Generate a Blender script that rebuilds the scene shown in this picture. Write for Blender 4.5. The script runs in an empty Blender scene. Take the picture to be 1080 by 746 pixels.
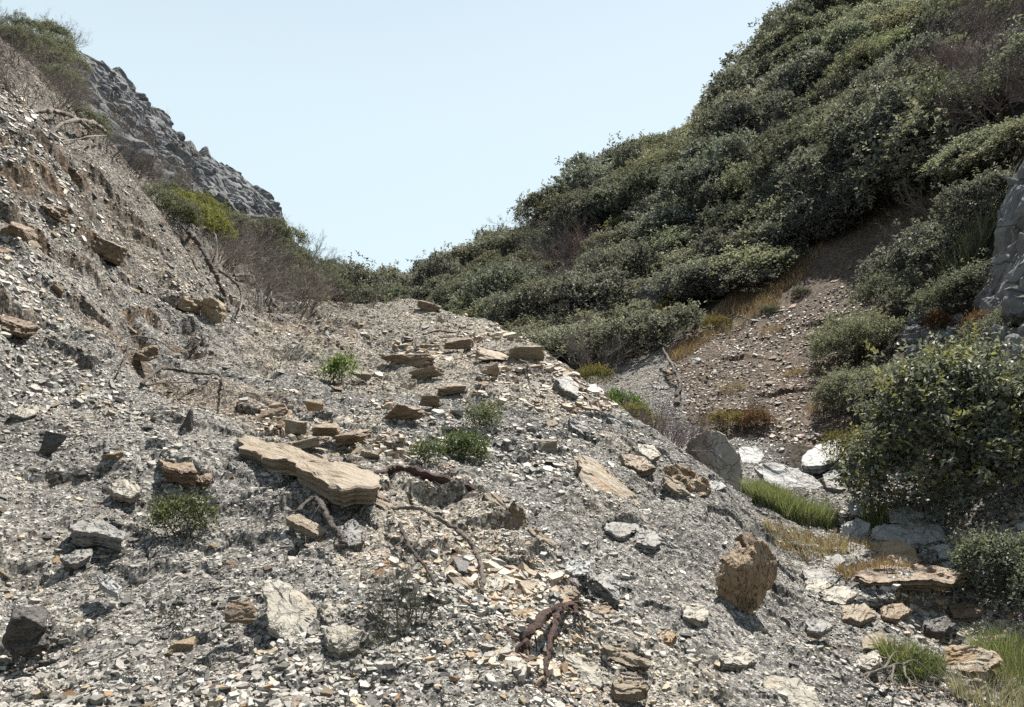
import bpy, bmesh, math, random
import numpy as np
from mathutils import Vector, Matrix

rng = np.random.default_rng(7)
random.seed(7)
S = bpy.context.scene
COL = S.collection
rad = math.radians

# ------------------------------------------------------------------ camera model
FPX, CU, CV, PITCH = 810.0, 540.0, 373.0, rad(3.0)
def ray(u, v):
    a = (np.asarray(u, float) - CU) / FPX
    b = (CV - np.asarray(v, float)) / FPX
    y = math.cos(PITCH) - b * math.sin(PITCH)
    z = math.sin(PITCH) + b * math.cos(PITCH)
    return np.stack([a / y, np.ones_like(a), z / y], -1)      # scaled so that y = 1
def proj(P):
    P = np.asarray(P, float)
    f = P[..., 1] * math.cos(PITCH) + P[..., 2] * math.sin(PITCH)
    up = -P[..., 1] * math.sin(PITCH) + P[..., 2] * math.cos(PITCH)
    f = np.maximum(f, 1e-3)
    return CU + FPX * P[..., 0] / f, CV - FPX * up / f

# ------------------------------------------------------------------ noise
def _h(ix, iy, iz, seed):
    n = (ix.astype(np.int64) * 374761393 + iy.astype(np.int64) * 668265263
         + iz.astype(np.int64) * 2147483647 + seed * 1274126177) & 0xFFFFFFFF
    n = ((n ^ (n >> 13)) * 1274126177) & 0xFFFFFFFF
    n = ((n ^ (n >> 16)) * 2246822519) & 0xFFFFFFFF
    return ((n ^ (n >> 15)) & 0xFFFFFF) / float(0xFFFFFF)
def vn3(x, y, z, seed=0):
    ix, iy, iz = np.floor(x), np.floor(y), np.floor(z)
    fx, fy, fz = x - ix, y - iy, z - iz
    fx, fy, fz = [f * f * f * (f * (f * 6 - 15) + 10) for f in (fx, fy, fz)]
    o = 0
    for dx in (0, 1):
        for dy in (0, 1):
            for dz in (0, 1):
                w = (fx if dx else 1 - fx) * (fy if dy else 1 - fy) * (fz if dz else 1 - fz)
                o = o + w * _h(ix + dx, iy + dy, iz + dz, seed)
    return o * 2 - 1
def vn2(x, y, seed=0):
    ix, iy = np.floor(x), np.floor(y)
    fx, fy = x - ix, y - iy
    fx, fy = [f * f * f * (f * (f * 6 - 15) + 10) for f in (fx, fy)]
    z = np.zeros_like(ix)
    a = _h(ix, iy, z, seed); b = _h(ix + 1, iy, z, seed)
    c = _h(ix, iy + 1, z, seed); d = _h(ix + 1, iy + 1, z, seed)
    return ((a + (b - a) * fx) * (1 - fy) + (c + (d - c) * fx) * fy) * 2 - 1
def fbm2(x, y, seed=0, octv=4, g=0.5):
    o, a, t = 0, 1.0, 0
    for i in range(octv):
        o = o + a * vn2(x * 2 ** i + 17.3 * i, y * 2 ** i - 9.1 * i, seed + i); t += a; a *= g
    return o / t
def fbm3(P, seed=0, octv=4, g=0.5):
    o, a, t = 0, 1.0, 0
    for i in range(octv):
        k = 2 ** i
        o = o + a * vn3(P[:, 0] * k + 5.1 * i, P[:, 1] * k, P[:, 2] * k - 3.7 * i, seed + i); t += a; a *= g
    return o / t
def plates(x, y, cell, seed):
    """Worley cells, each a little tilted plate at its own height: broken flat stones."""
    gx, gy = x / cell, y / cell
    ix, iy = np.floor(gx), np.floor(gy)
    best = np.full(x.shape, 9.0); out = np.zeros(x.shape); second = np.full(x.shape, 9.0)
    z = np.zeros_like(ix)
    for dx in (-1, 0, 1):
        for dy in (-1, 0, 1):
            cx, cy = ix + dx, iy + dy
            px = cx + _h(cx, cy, z, seed); py = cy + _h(cx, cy, z + 1, seed)
            ddx, ddy = gx - px, gy - py
            d = ddx * ddx + ddy * ddy
            hgt = _h(cx, cy, z + 2, seed) - 0.5
            tx = _h(cx, cy, z + 3, seed) - 0.5; ty = _h(cx, cy, z + 4, seed) - 0.5
            val = hgt + 1.1 * (tx * ddx + ty * ddy)
            m = d < best
            second = np.where(m, best, np.minimum(second, d))
            out = np.where(m, val, out); best = np.where(m, d, best)
    edge = np.clip((np.sqrt(second) - np.sqrt(best)) * 5, 0, 1)
    return out - 0.35 * (1 - edge)
def sstep(a, b, x):
    t = np.clip((x - a) / (b - a), 0, 1)
    return t * t * (3 - 2 * t)

# ------------------------------------------------------------------ terrain control points (image column, row, forward metres, drop)
G = [
 (540,746,2.9),(300,746,2.8),(100,746,2.75),(-60,746,2.7),(750,746,3.2),(900,746,3.7),(1050,746,4.1),(1150,746,4.2),
 (50,640,3.5),(-60,640,3.2),(310,640,3.5),(550,640,3.8),(750,640,4.5),(900,640,5.3),(1000,650,5.7),(1120,650,5.2),
 (50,540,4.3),(-60,540,3.9),(200,540,4.5),(380,540,4.6),(550,540,5.2),(700,540,5.9),(790,560,6.3),
 (50,460,5.0),(-60,440,4.6),(200,460,5.6),(330,460,6.0),(500,460,6.6),(620,460,7.0),(720,480,7.4),
 (50,400,5.6),(200,400,7.0),(360,400,8.0),(500,400,8.5),(600,388,9.3),(650,422,8.6),(700,457,8.0),(745,495,7.2),
 (100,360,6.3),(250,350,9.3),(400,350,11),(500,350,11.5),(560,360,11),
 (300,321,13.5),(350,321,14.2),(400,322,14.5),(450,321,14.5),(520,338,12.8),
 (-60,330,5.3),(0,320,5.9),(0,220,7.0),(0,140,8.2),(0,75,9.3),(-80,120,7.6),(-80,40,9),
 (90,310,7.2),(100,230,8.8),(100,165,10.2),(60,110,10.6),(30,70,10.8),
 (160,330,8.4),(190,270,10.2),(160,225,11),(240,324,11.2),(238,290,12),(200,250,12),(262,318,13.2),
 (150,190,14.5),(215,235,16.5),(280,285,19),(330,305,26,.8),(375,318,30,.8),
 (270,245,33,.8),(330,272,37,.5),(350,288,36.5,.4),(368,302,36,.4),(385,297,50,1.2),
 (85,60,33),(110,72,42),(150,108,42),(200,152,43),(250,190,44),(286,226,45),(130,150,30),(190,195,34),(250,225,36),(90,100,27),
 (1000,700,4.5),(950,603,6.1),(900,565,7.0),(860,515,8.6),(800,485,9.8),(770,520,8.2),(830,545,7.4),(840,585,6.5),
 (740,445,11.6),(715,405,13),(690,372,16),
 (800,450,10.8),(760,400,13),(830,370,14),(880,310,15.5),(860,265,18),(720,352,16.5),(800,300,18),
 (950,340,12.5),(900,400,11.5),(950,430,9.6),(1000,520,7.6),(1075,440,7.6),(1075,570,6.3),(1150,600,5.6),
 (1060,300,10.6),(1075,220,10.8),(1000,265,14),(950,225,16.8),(900,235,18.5),(1150,220,9),
 (900,165,20.5),(960,140,18.8),(1060,120,15.5),(1060,0,22,1),(1150,0,20,1),(960,60,26,1),(900,110,24.5,1),
 (900,30,34,1.0),(860,2,40,1.2),(860,90,30,1.2),(800,62,41,2.0),(760,100,41,2.0),(800,150,26,1.2),(760,200,25,1.2),(700,130,42,2.0),
 (640,167,43,2.0),(700,200,30,1.2),(640,250,28,1.2),(560,217,46,2.0),(560,280,29,1.2),(480,257,50,2.0),(480,310,32,1.),(430,300,40,1.),
 (600,320,20.5,.9),(660,335,19,.7),(700,285,22,.9),(780,230,22.5,.9),(830,240,20,.9),
]
RAW = [  # world points the photo hides, x y z
 (0,1.2,-1.5),(-.9,1.2,-1.5),(.9,1.2,-1.52),
 (1.95,9.7,-.85),(1.4,10.4,-.45),(.9,12,.0),(.33,14,.35),(-1.2,16,.8),(-2.7,17.5,1.0),(-5,18,1.4),
 (-2.7,25,1.6),(-.5,22,1.3),(1.5,19,1.0),(-8,40,4.6),(-5,32,2.5),
 (26,60,20),(15,62,14),(6,64,9),(0,66,6),(-9,70,4),(-20,70,5),(-30,66,8),(-34,62,13),(35,50,24),(20,90,8),(-10,100,0),(-50,80,8),(50,70,18),
]
_p = np.array([ray(g[0], g[1]) * g[2] - np.array([0, 0, g[3] if len(g) > 3 else 0]) for g in G] + [np.array(r, float) for r in RAW])
def _q(x, y):
    r = np.hypot(x, y)
    return np.stack([np.clip(np.arctan2(x, y), -1.0, 1.0) * 2.6, np.log(np.clip(r, 1.2, 110))], -1), r
_pq, _pr = _q(_p[:, 0], _p[:, 1])
_val = (_p[:, 2] + 1.5) / _pr
def _kern(d): return np.sqrt(d * d + 0.05 ** 2)
_n = len(_p)
_A = np.zeros((_n + 3, _n + 3))
_A[:_n, :_n] = _kern(np.linalg.norm(_pq[:, None] - _pq[None], axis=-1)) - 0.004 * np.eye(_n)
_A[:_n, _n] = 1; _A[:_n, _n + 1:] = _pq; _A[_n, :_n] = 1; _A[_n + 1:, :_n] = _pq.T
_w = np.linalg.solve(_A, np.concatenate([_val, np.zeros(3)]))
_ga = np.linspace(-2.6, 2.6, 240); _gl = np.linspace(math.log(1.2), math.log(110), 260)
_GA, _GL = np.meshgrid(_ga, _gl, indexing='ij')
_Q = np.stack([_GA.ravel(), _GL.ravel()], -1)
_T = np.concatenate([_kern(np.linalg.norm(_Q[i:i + 4000, None] - _pq[None], axis=-1)) @ _w[:_n] for i in range(0, len(_Q), 4000)])
_T = (_T + _w[_n] + _Q @ _w[_n + 1:]).reshape(_GA.shape)
def H0(x, y):
    """smooth terrain"""
    x = np.asarray(x, float); y = np.asarray(y, float)
    q, r = _q(x, y)
    fa = (q[..., 0] + 2.6) / 5.2 * 239; fl = (q[..., 1] - _gl[0]) / (_gl[-1] - _gl[0]) * 259
    ia = np.clip(fa.astype(int), 0, 238); il = np.clip(fl.astype(int), 0, 258)
    ta, tl = fa - ia, fl - il
    v = (_T[ia, il] * (1 - ta) + _T[ia + 1, il] * ta) * (1 - tl) + (_T[ia, il + 1] * (1 - ta) + _T[ia + 1, il + 1] * ta) * tl
    far = sstep(95, 160, r); near = sstep(0.3, 1.4, r)
    back = sstep(1.1, 2.2, np.abs(np.arctan2(x, y)))
    z = -1.5 + v * np.minimum(r, 110) * near * (1 - back * 0.55)
    return z * (1 - far) + (-6.0) * far

def inpoly(x, y, poly):
    x = np.asarray(x, float); y = np.asarray(y, float)
    c = np.zeros(x.shape, bool); n = len(poly); j = n - 1
    for i in range(n):
        xi, yi = poly[i]; xj, yj = poly[j]
        if yi != yj:
            c ^= ((yi > y) != (yj > y)) & (x < (xj - xi) * (y - yi) / (yj - yi) + xi)
        j = i
    return c
_tt = np.exp(np.linspace(math.log(1.5), math.log(95), 900))
def hit(u, v, H=H0):
    """where the sight line through a photo point meets the ground; nan = sky"""
    d = ray(u, v); shp = d.shape[:-1]; d = d.reshape(-1, 3); out = np.full((len(d), 3), np.nan)
    for k in range(0, len(d), 2000):
        dd = d[k:k + 2000]
        P = dd[:, None, :] * _tt[None, :, None]
        below = P[..., 2] < H(P[..., 0], P[..., 1])
        i = np.argmax(below, 1); ok = below.any(1)
        lo = _tt[np.maximum(i - 1, 0)]; hi = _tt[i]
        for _ in range(12):
            m = (lo + hi) / 2; q = dd * m[:, None]
            b = q[:, 2] < H(q[:, 0], q[:, 1])
            hi = np.where(b, m, hi); lo = np.where(b, lo, m)
        o = dd * ((lo + hi) / 2)[:, None]; o[~ok] = np.nan
        out[k:k + 2000] = o
    return out.reshape(shp + (3,))
def wpoly(px):
    p = hit(np.array([q[0] for q in px]), np.array([q[1] for q in px]))
    return [(a[0], a[1]) for a in p if not np.isnan(a[0])]
def normal(x, y, e=0.08, H=None):
    H = H or H0
    dx = (H(x + e, y) - H(x - e, y)) / (2 * e); dy = (H(x, y + e) - H(x, y - e)) / (2 * e)
    n = np.stack([-dx, -dy, np.ones_like(dx)], -1)
    return n / np.linalg.norm(n, axis=-1, keepdims=True)

# zones on the ground, as world outlines
Z_BANK = wpoly([(690,405),(722,352),(760,328),(800,298),(850,262),(900,235),(970,215),(1000,250),(960,330),(890,350),(875,410),(885,450),(880,480),(790,478),(742,452),(716,425)])
Z_DRY = wpoly([(712,392),(722,360),(745,338),(800,293),(850,258),(868,268),(832,300),(790,335),(745,385)])
Z_TAN = wpoly([(255,330),(330,322),(455,318),(560,355),(640,420),(560,430),(470,420),(330,400),(260,370)])
Z_HEAP = wpoly([(250,430),(330,425),(420,430),(460,480),(560,600),(700,660),(700,720),(560,715),(450,640),(400,540),(250,480)])
Z_GULLY = wpoly([(740,470),(800,470),(900,480),(1000,560),(1080,640),(1080,746),(940,746),(900,660),(850,590),(790,530)])
_lr = np.random.default_rng(19); LEDGES = []
def _ledge(u, v, L, h):
    P = hit(np.array([float(u)]), np.array([float(v)]))[0]
    if np.isnan(P[0]) or math.hypot(P[0], P[1]) > 16: return
    n = normal(P[0:1], P[1:2], .4)[0]; d = np.array([n[0], n[1] - .25]); d /= np.linalg.norm(d) + 1e-9
    k = .42 if u < 262 and v < 400 else (.28 if v < 480 and u > 700 else .42)
    LEDGES.append((P[0], P[1], d[0], d[1], L * .9, h * k))
for q in ((15,248,.5,.32),(58,222,.5,.25),(110,268,.6,.34),(75,255,.4,.2),(140,300,.5,.24),(215,332,.55,.36),(180,320,.4,.25),(145,372,.3,.16),(10,345,.45,.28),(95,300,.4,.2),(60,180,.6,.3),(20,170,.5,.28),
          (110,210,.5,.3),(150,255,.5,.26),(250,318,.5,.28),(80,375,.4,.15),(20,205,.4,.25),(130,235,.5,.25),(85,325,.5,.18),(160,345,.4,.2),
          (470,522,.42,.20),(520,548,.35,.18),(610,612,.30,.17),(660,560,.26,.15),(330,522,.36,.16),(105,556,.30,.13),(30,662,.28,.13),(205,503,.28,.12),(555,585,.3,.13),(430,620,.22,.09),(575,478,.4,.14),(480,455,.35,.12),(700,520,.4,.14),
          (260,555,.25,.09),(150,590,.25,.08),(390,450,.4,.09),(640,440,.4,.13),(820,630,.3,.12),(880,690,.25,.1),(800,555,.3,.12),(210,640,.25,.07),(60,500,.3,.1),(965,632,.6,.34),(830,415,.5,.25),(780,380,.5,.22),(870,340,.6,.25),(900,450,.4,.2),(760,440,.4,.22)):
    _ledge(*q)
for _ in range(60):
    _ledge(_lr.uniform(-40, 250), _lr.uniform(110, 400), _lr.uniform(.10, .30), _lr.uniform(.04, .12))
for _ in range(40):
    _ledge(_lr.uniform(0, 900), _lr.uniform(380, 740), _lr.uniform(.10, .28), _lr.uniform(.03, .09))
def ledge_relief(x, y):
    out = np.zeros(x.shape)
    for px, py, dx, dy, L, h in LEDGES:
        m = np.flatnonzero((np.abs(x - px) < 2.6 * L + .6) & (np.abs(y - py) < 2.6 * L + .6))
        if not len(m): continue
        ax, ay = x[m] - px, y[m] - py
        s = -ax * dy + ay * dx; t = ax * dx + ay * dy + .16 * fbm2(x[m] * 4, y[m] * 4, 55, 4)
        w = np.exp(-(s / L) ** 2 * 1.4)
        up = np.exp(np.minimum(t, 0) / .55); dn = -.45 * np.exp(-np.maximum(t, 0) / .28)
        out[m] += h * w * (up + (dn - up) * sstep(-.02, .035, t))
    return out
def Hd(x, y, r=None):
    """terrain with ledges, hummocks and broken stone"""
    z = H0(x, y); r = np.hypot(x, y); az = np.arctan2(x, y)
    lb = sstep(-.10, -.32, az - .012 * (r - 5)) * sstep(-.2, .4, z) * sstep(20, 13, r)
    t = (z * .8 + .45 * x + .5 * fbm2(x * .5, y * .5, 3)) / .6
    f = t - np.floor(t); stp = sstep(.62, .95, f)
    lm = lb * sstep(-.05, .3, fbm2(x * .7, y * .7, 5, 3))
    z = z + lm * .60 * .5 * (stp - f) * (0.6 + .8 * _h(np.floor(t), np.floor(x * .6), np.zeros_like(t), 4))
    bush = sstep(17, 22, r)
    z = z + (.13 * fbm2(x * .9, y * .9, 11) + .09 * fbm2(x * 2.4, y * 2.4, 12, 4)) * sstep(1.5, 4, r) * (1 - .62 * sstep(6, 9.5, r) * (1 - lb)) * (1 + .8 * lb)
    z = z + .25 * bush * fbm2(x * .35, y * .35, 13)
    k = sstep(26, 12, r) * .9 + .1
    e = .3; nz = 1 / (1 + ((H0(x + e, y) - H0(x, y)) ** 2 + (H0(x, y + e) - H0(x, y)) ** 2) / e ** 2)
    k = k * nz
    big = sstep(-.1, .5, fbm2(x * .6, y * .6, 21, 2))
    z = z + k * (.055 * (.35 + big) * plates(x, y, .30, 31) + .018 * plates(x * 1.0, y, .12, 32))
    m = np.flatnonzero((r < 17.5) & (np.abs(az) < .85))
    if len(m): z[m] += ledge_relief(x[m], y[m])
    return z
# ------------------------------------------------------------------ mesh building
def make_mesh(name, V, F, col=None, smooth=False):
    """V (n,3); F a list of (k,m) index arrays, one array per face size"""
    me = bpy.data.meshes.new(name)
    V = np.ascontiguousarray(V, np.float32)
    F = [np.asarray(f, np.int32) for f in F if len(f)]
    me.vertices.add(len(V)); me.vertices.foreach_set('co', V.ravel())
    loops = np.concatenate([f.ravel() for f in F]); tot = np.concatenate([np.full(len(f), f.shape[1], np.int32) for f in F])
    start = np.concatenate([[0], np.cumsum(tot)[:-1]]).astype(np.int32)
    me.loops.add(len(loops)); me.loops.foreach_set('vertex_index', loops)
    me.polygons.add(len(tot)); me.polygons.foreach_set('loop_start', start)
    me.update(calc_edges=True)
    if not smooth: me.shade_flat()
    if col is not None:
        c = np.ones((len(V), 4), np.float32); c[:, :3] = col
        me.color_attributes.new('Col', 'FLOAT_COLOR', 'POINT').data.foreach_set('color', c.ravel())
    return me
def obj(name, me, m=None, parent=None, loc=None):
    o = bpy.data.objects.new(name, me); COL.objects.link(o)
    if m is not None and not me.materials: me.materials.append(m)
    if parent is not None: o.parent = parent
    if loc is not None: o.location = loc
    return o
def tag(o, label=None, cat=None, group=None, kind=None):
    for k, v in (('label', label), ('category', cat), ('group', group), ('kind', kind)):
        if v: o[k] = v
    return o
def empty(name, loc):
    o = bpy.data.objects.new(name, None); COL.objects.link(o); o.location = loc; o.empty_display_size = .1
    return o

# ------------------------------------------------------------------ materials
def mat(name):
    m = bpy.data.materials.new(name); m.use_nodes = True
    nt = m.node_tree; nt.nodes.clear()
    out = nt.nodes.new('ShaderNodeOutputMaterial'); b = nt.nodes.new('ShaderNodeBsdfPrincipled')
    nt.links.new(b.outputs[0], out.inputs[0])
    return m, nt, b, out
def N(nt, t, **k):
    n = nt.nodes.new(t)
    for a, v in k.items():
        if a.startswith('i_'):
            key = a[2:].replace('_', ' ')
            n.inputs[int(key) if key.isdigit() else key].default_value = v
        else: setattr(n, a, v)
    return n
def mul(nt, a, b, fac=1.0, mode='MULTIPLY'):
    x = N(nt, 'ShaderNodeMix', data_type='RGBA', blend_type=mode); x.inputs[0].default_value = fac
    nt.links.new(a, x.inputs[6])
    if isinstance(b, tuple): x.inputs[7].default_value = b
    else: nt.links.new(b, x.inputs[7])
    return x.outputs[2]
def ramp(nt, src, stops):
    r = N(nt, 'ShaderNodeValToRGB'); e = r.color_ramp.elements
    while len(e) < len(stops): e.new(.5)
    for el, (p, c) in zip(e, stops):
        el.position = p; el.color = (c, c, c, 1) if not isinstance(c, tuple) else c + (1,)
    nt.links.new(src, r.inputs[0]); return r.outputs[0]
def pos(nt):
    return N(nt, 'ShaderNodeNewGeometry').outputs['Position']
def noise(nt, src, scale, detail=5, rough=.6):
    n = N(nt, 'ShaderNodeTexNoise', i_Scale=scale, i_Detail=detail, i_Roughness=rough)
    nt.links.new(src, n.inputs['Vector']); return n.outputs[0]
def bump(nt, b, h, strength, dist):
    p = N(nt, 'ShaderNodeBump', i_Strength=strength, i_Distance=dist)
    nt.links.new(h, p.inputs['Height']); nt.links.new(p.outputs[0], b.inputs['Normal'])

def mat_ground():
    m, nt, b, o = mat('ground'); p = pos(nt)
    c = N(nt, 'ShaderNodeVertexColor', layer_name='Col').outputs[0]
    v = N(nt, 'ShaderNodeTexVoronoi', i_Scale=42.0, i_Randomness=1.0); nt.links.new(p, v.inputs['Vector'])
    g = N(nt, 'ShaderNodeRGBToBW'); nt.links.new(v.outputs['Color'], g.inputs[0])
    c = mul(nt, c, ramp(nt, g.outputs[0], [(.12, .35), (.5, .95), (.9, 1.9)]))
    v2 = N(nt, 'ShaderNodeTexVoronoi', i_Scale=110.0); nt.links.new(p, v2.inputs['Vector'])
    g2 = N(nt, 'ShaderNodeRGBToBW'); nt.links.new(v2.outputs['Color'], g2.inputs[0])
    c = mul(nt, c, ramp(nt, g2.outputs[0], [(.15, .5), (.85, 1.5)]))
    c = mul(nt, c, ramp(nt, noise(nt, p, 1.7, 6), [(.3, .75), (.7, 1.25)]))
    nt.links.new(c, b.inputs['Base Color']); b.inputs['Roughness'].default_value = .9
    b.inputs['Specular IOR Level'].default_value = .08
    h = N(nt, 'ShaderNodeMath', operation='ADD'); nt.links.new(g.outputs[0], h.inputs[0]); nt.links.new(g2.outputs[0], h.inputs[1])
    bump(nt, b, h.outputs[0], .9, .012)
    return m
def mat_scree():
    m, nt, b, o = mat('broken_schist'); p = pos(nt)
    c = N(nt, 'ShaderNodeVertexColor', layer_name='Col').outputs[0]
    c = mul(nt, c, ramp(nt, noise(nt, p, 55, 4, .7), [(.25, .6), (.75, 1.4)]))
    nt.links.new(c, b.inputs['Base Color']); b.inputs['Roughness'].default_value = .55
    b.inputs['Specular IOR Level'].default_value = .28
    bump(nt, b, noise(nt, p, 120, 3), .5, .004)
    return m
def mat_rock(name, c1, c2, c3, stretch=(1, 1, 1), sc=3.0, tint=False, rough=.6, bstr=.8, crack=.6, spec=.35):
    """c1 body, c2 patches, c3 stains; stretch squeezes the noise into bedding"""
    m, nt, b, o = mat(name)
    tc = N(nt, 'ShaderNodeTexCoord').outputs['Object']
    mp = N(nt, 'ShaderNodeMapping'); mp.inputs['Scale'].default_value = stretch; nt.links.new(tc, mp.inputs[0]); q = mp.outputs[0]
    n1 = noise(nt, q, sc, 6, .65); n2 = noise(nt, q, sc * .6, 4, .6); n3 = noise(nt, q, sc * 3.5, 7, .68)
    x = N(nt, 'ShaderNodeMix', data_type='RGBA'); x.inputs[6].default_value = c1 + (1,); x.inputs[7].default_value = c2 + (1,)
    nt.links.new(ramp(nt, n1, [(.42, 0.), (.6, 1.)]), x.inputs[0])
    y = N(nt, 'ShaderNodeMix', data_type='RGBA'); nt.links.new(x.outputs[2], y.inputs[6]); y.inputs[7].default_value = c3 + (1,)
    nt.links.new(ramp(nt, n2, [(.52, 0.), (.68, .85)]), y.inputs[0])
    c = mul(nt, y.outputs[2], ramp(nt, n3, [(.25, .72), (.55, 1.02), (.8, 1.2)]))
    v = N(nt, 'ShaderNodeTexVoronoi', feature='DISTANCE_TO_EDGE', i_Scale=sc * 1.6)
    w = N(nt, 'ShaderNodeVectorMath', operation='ADD'); nt.links.new(q, w.inputs[0])
    nz = N(nt, 'ShaderNodeTexNoise', i_Scale=sc * 2, i_Detail=4.0); nt.links.new(q, nz.inputs['Vector'])
    sm = N(nt, 'ShaderNodeVectorMath', operation='SCALE'); sm.inputs['Scale'].default_value = .35; nt.links.new(nz.outputs['Color'], sm.inputs[0])
    nt.links.new(sm.outputs[0], w.inputs[1]); nt.links.new(w.outputs[0], v.inputs['Vector'])
    ck = ramp(nt, v.outputs['Distance'], [(.0, 1 - crack), (.035, 1.)])
    c = mul(nt, c, ck)
    if tint:
        oi = N(nt, 'ShaderNodeObjectInfo'); c = mul(nt, c, oi.outputs['Color'])
    nt.links.new(c, b.inputs['Base Color']); b.inputs['Roughness'].default_value = rough; b.inputs['Specular IOR Level'].default_value = spec
    h = N(nt, 'ShaderNodeMath', operation='ADD'); nt.links.new(n3, h.inputs[0])
    k = N(nt, 'ShaderNodeMath', operation='MULTIPLY'); k.inputs[1].default_value = .6; nt.links.new(ck, k.inputs[0]); nt.links.new(k.outputs[0], h.inputs[1])
    bump(nt, b, h.outputs[0], bstr, .02)
    return m
def mat_leaf(name, rough=.6, trans=.3, spec=.22, tint=True):
    m, nt, b, o = mat(name)
    c = N(nt, 'ShaderNodeVertexColor', layer_name='Col').outputs[0]
    if tint:
        oi = N(nt, 'ShaderNodeObjectInfo'); c = mul(nt, c, oi.outputs['Color'])
    nt.links.new(c, b.inputs['Base Color']); b.inputs['Roughness'].default_value = rough; b.inputs['Specular IOR Level'].default_value = spec
    t = N(nt, 'ShaderNodeBsdfTranslucent'); nt.links.new(mul(nt, c, (1.08, 1.14, .78, 1)), t.inputs[0])
    x = N(nt, 'ShaderNodeMixShader'); x.inputs[0].default_value = trans
    nt.links.new(b.outputs[0], x.inputs[1]); nt.links.new(t.outputs[0], x.inputs[2]); nt.links.new(x.outputs[0], o.inputs[0])
    return m
def mat_wood(name, c1, c2, sc=14):
    m, nt, b, o = mat(name)
    tc = N(nt, 'ShaderNodeTexCoord').outputs['Object']
    n = noise(nt, tc, sc, 6, .7)
    x = N(nt, 'ShaderNodeMix', data_type='RGBA'); x.inputs[6].default_value = c1 + (1,); x.inputs[7].default_value = c2 + (1,)
    nt.links.new(ramp(nt, n, [(.38, 0.), (.62, 1.)]), x.inputs[0])
    nt.links.new(x.outputs[2], b.inputs['Base Color']); b.inputs['Roughness'].default_value = .75
    bump(nt, b, noise(nt, tc, sc * 6, 6, .75), 1.0, .02)
    return m
M = dict(
 ground=mat_ground(), scree=mat_scree(),
 tan=mat_rock('tan_schist', (.23,.18,.125), (.29,.245,.18), (.17,.11,.065), (1.2,7,34), 2.2, crack=.12),
 pale=mat_rock('pale_schist', (.26,.235,.19), (.31,.29,.245), (.21,.16,.10), (1,1,3), 4, crack=.45),
 white=mat_rock('whitish_marble', (.25,.25,.238), (.30,.30,.287), (.16,.155,.14), (1,1,1), 3, crack=.5),
 orange=mat_rock('orange_stained_schist', (.28,.235,.175), (.28,.19,.10), (.24,.13,.05), (1.2,7,20), 1.8, crack=.12),
 grey=mat_rock('grey_schist', (.18,.172,.16), (.23,.222,.205), (.14,.115,.085), (1,1,5), 4),
 dark=mat_rock('dark_schist', (.07,.064,.058), (.10,.093,.083), (.07,.05,.034), (1,1,4), 5),
 brown=mat_rock('brown_schist', (.175,.122,.075), (.22,.162,.105), (.11,.074,.045), (1,1,5), 4),
 boulder=mat_rock('grey_boulder_rock', (.27,.235,.19), (.31,.28,.245), (.22,.145,.095), (1,1,1), 2.5),
 cliff=mat_rock('grey_limestone', (.145,.147,.152), (.215,.215,.215), (.085,.08,.073), (.4,.4,.6), 1.6, bstr=1.0, rough=.85, spec=.12),
 crag=mat_rock('fractured_limestone', (.15,.15,.152), (.22,.22,.218), (.085,.078,.07), (1,1,1.6), 6.5, bstr=1.0, rough=.85, spec=.12, crack=.7),
 layered=mat_rock('layered_tan_rock', (.24,.165,.095), (.30,.22,.14), (.16,.10,.055), (3,1,1), 4.5, crack=.85, bstr=1.0),
 stone=mat_rock('loose_stone', (.8,.8,.8), (1.,.98,.95), (.65,.55,.42), (1,1,4), 6, tint=True),
 leaf=mat_leaf('leathery_leaf', .62, .36, .16), glossy=mat_leaf('glossy_leaf', .52, .38, .26), blade=mat_leaf('grass_blade', .5, .35, .3),
 bark=mat_wood('grey_bark', (.09,.075,.06), (.15,.13,.11)),
 drift=mat_wood('bleached_wood', (.20,.17,.14), (.09,.065,.048)),
 red=mat_wood('red_brown_root', (.085,.033,.02), (.04,.018,.012), 22),
 darkwood=mat_wood('dark_dead_wood', (.042,.03,.023), (.08,.062,.05)),
 twig=mat_leaf('dry_twig', .8, .0, .1),
)

# ------------------------------------------------------------------ shapes
def prisms(P0, P1, R0, R1, n=3):
    D = P1 - P0; L = np.linalg.norm(D, axis=1, keepdims=True) + 1e-9; D = D / L
    ref = np.where(np.abs(D[:, 2:3]) < .9, np.array([[0, 0, 1.]]), np.array([[1., 0, 0]]))
    A = np.cross(D, ref); A /= np.linalg.norm(A, axis=1, keepdims=True) + 1e-9; B = np.cross(D, A)
    th = np.arange(n) * 2 * math.pi / n
    ring = np.cos(th)[None, :, None] * A[:, None] + np.sin(th)[None, :, None] * B[:, None]
    V = np.concatenate([P0[:, None] + ring * R0[:, None, None], P1[:, None] + ring * R1[:, None, None]], 1)
    m = len(P0); base = (np.arange(m) * 2 * n)[:, None]
    f = [base + np.array([[i, (i + 1) % n, n + (i + 1) % n, n + i]]) for i in range(n)]
    return V.reshape(-1, 3), np.stack(f, 1).reshape(-1, 4)
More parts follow.
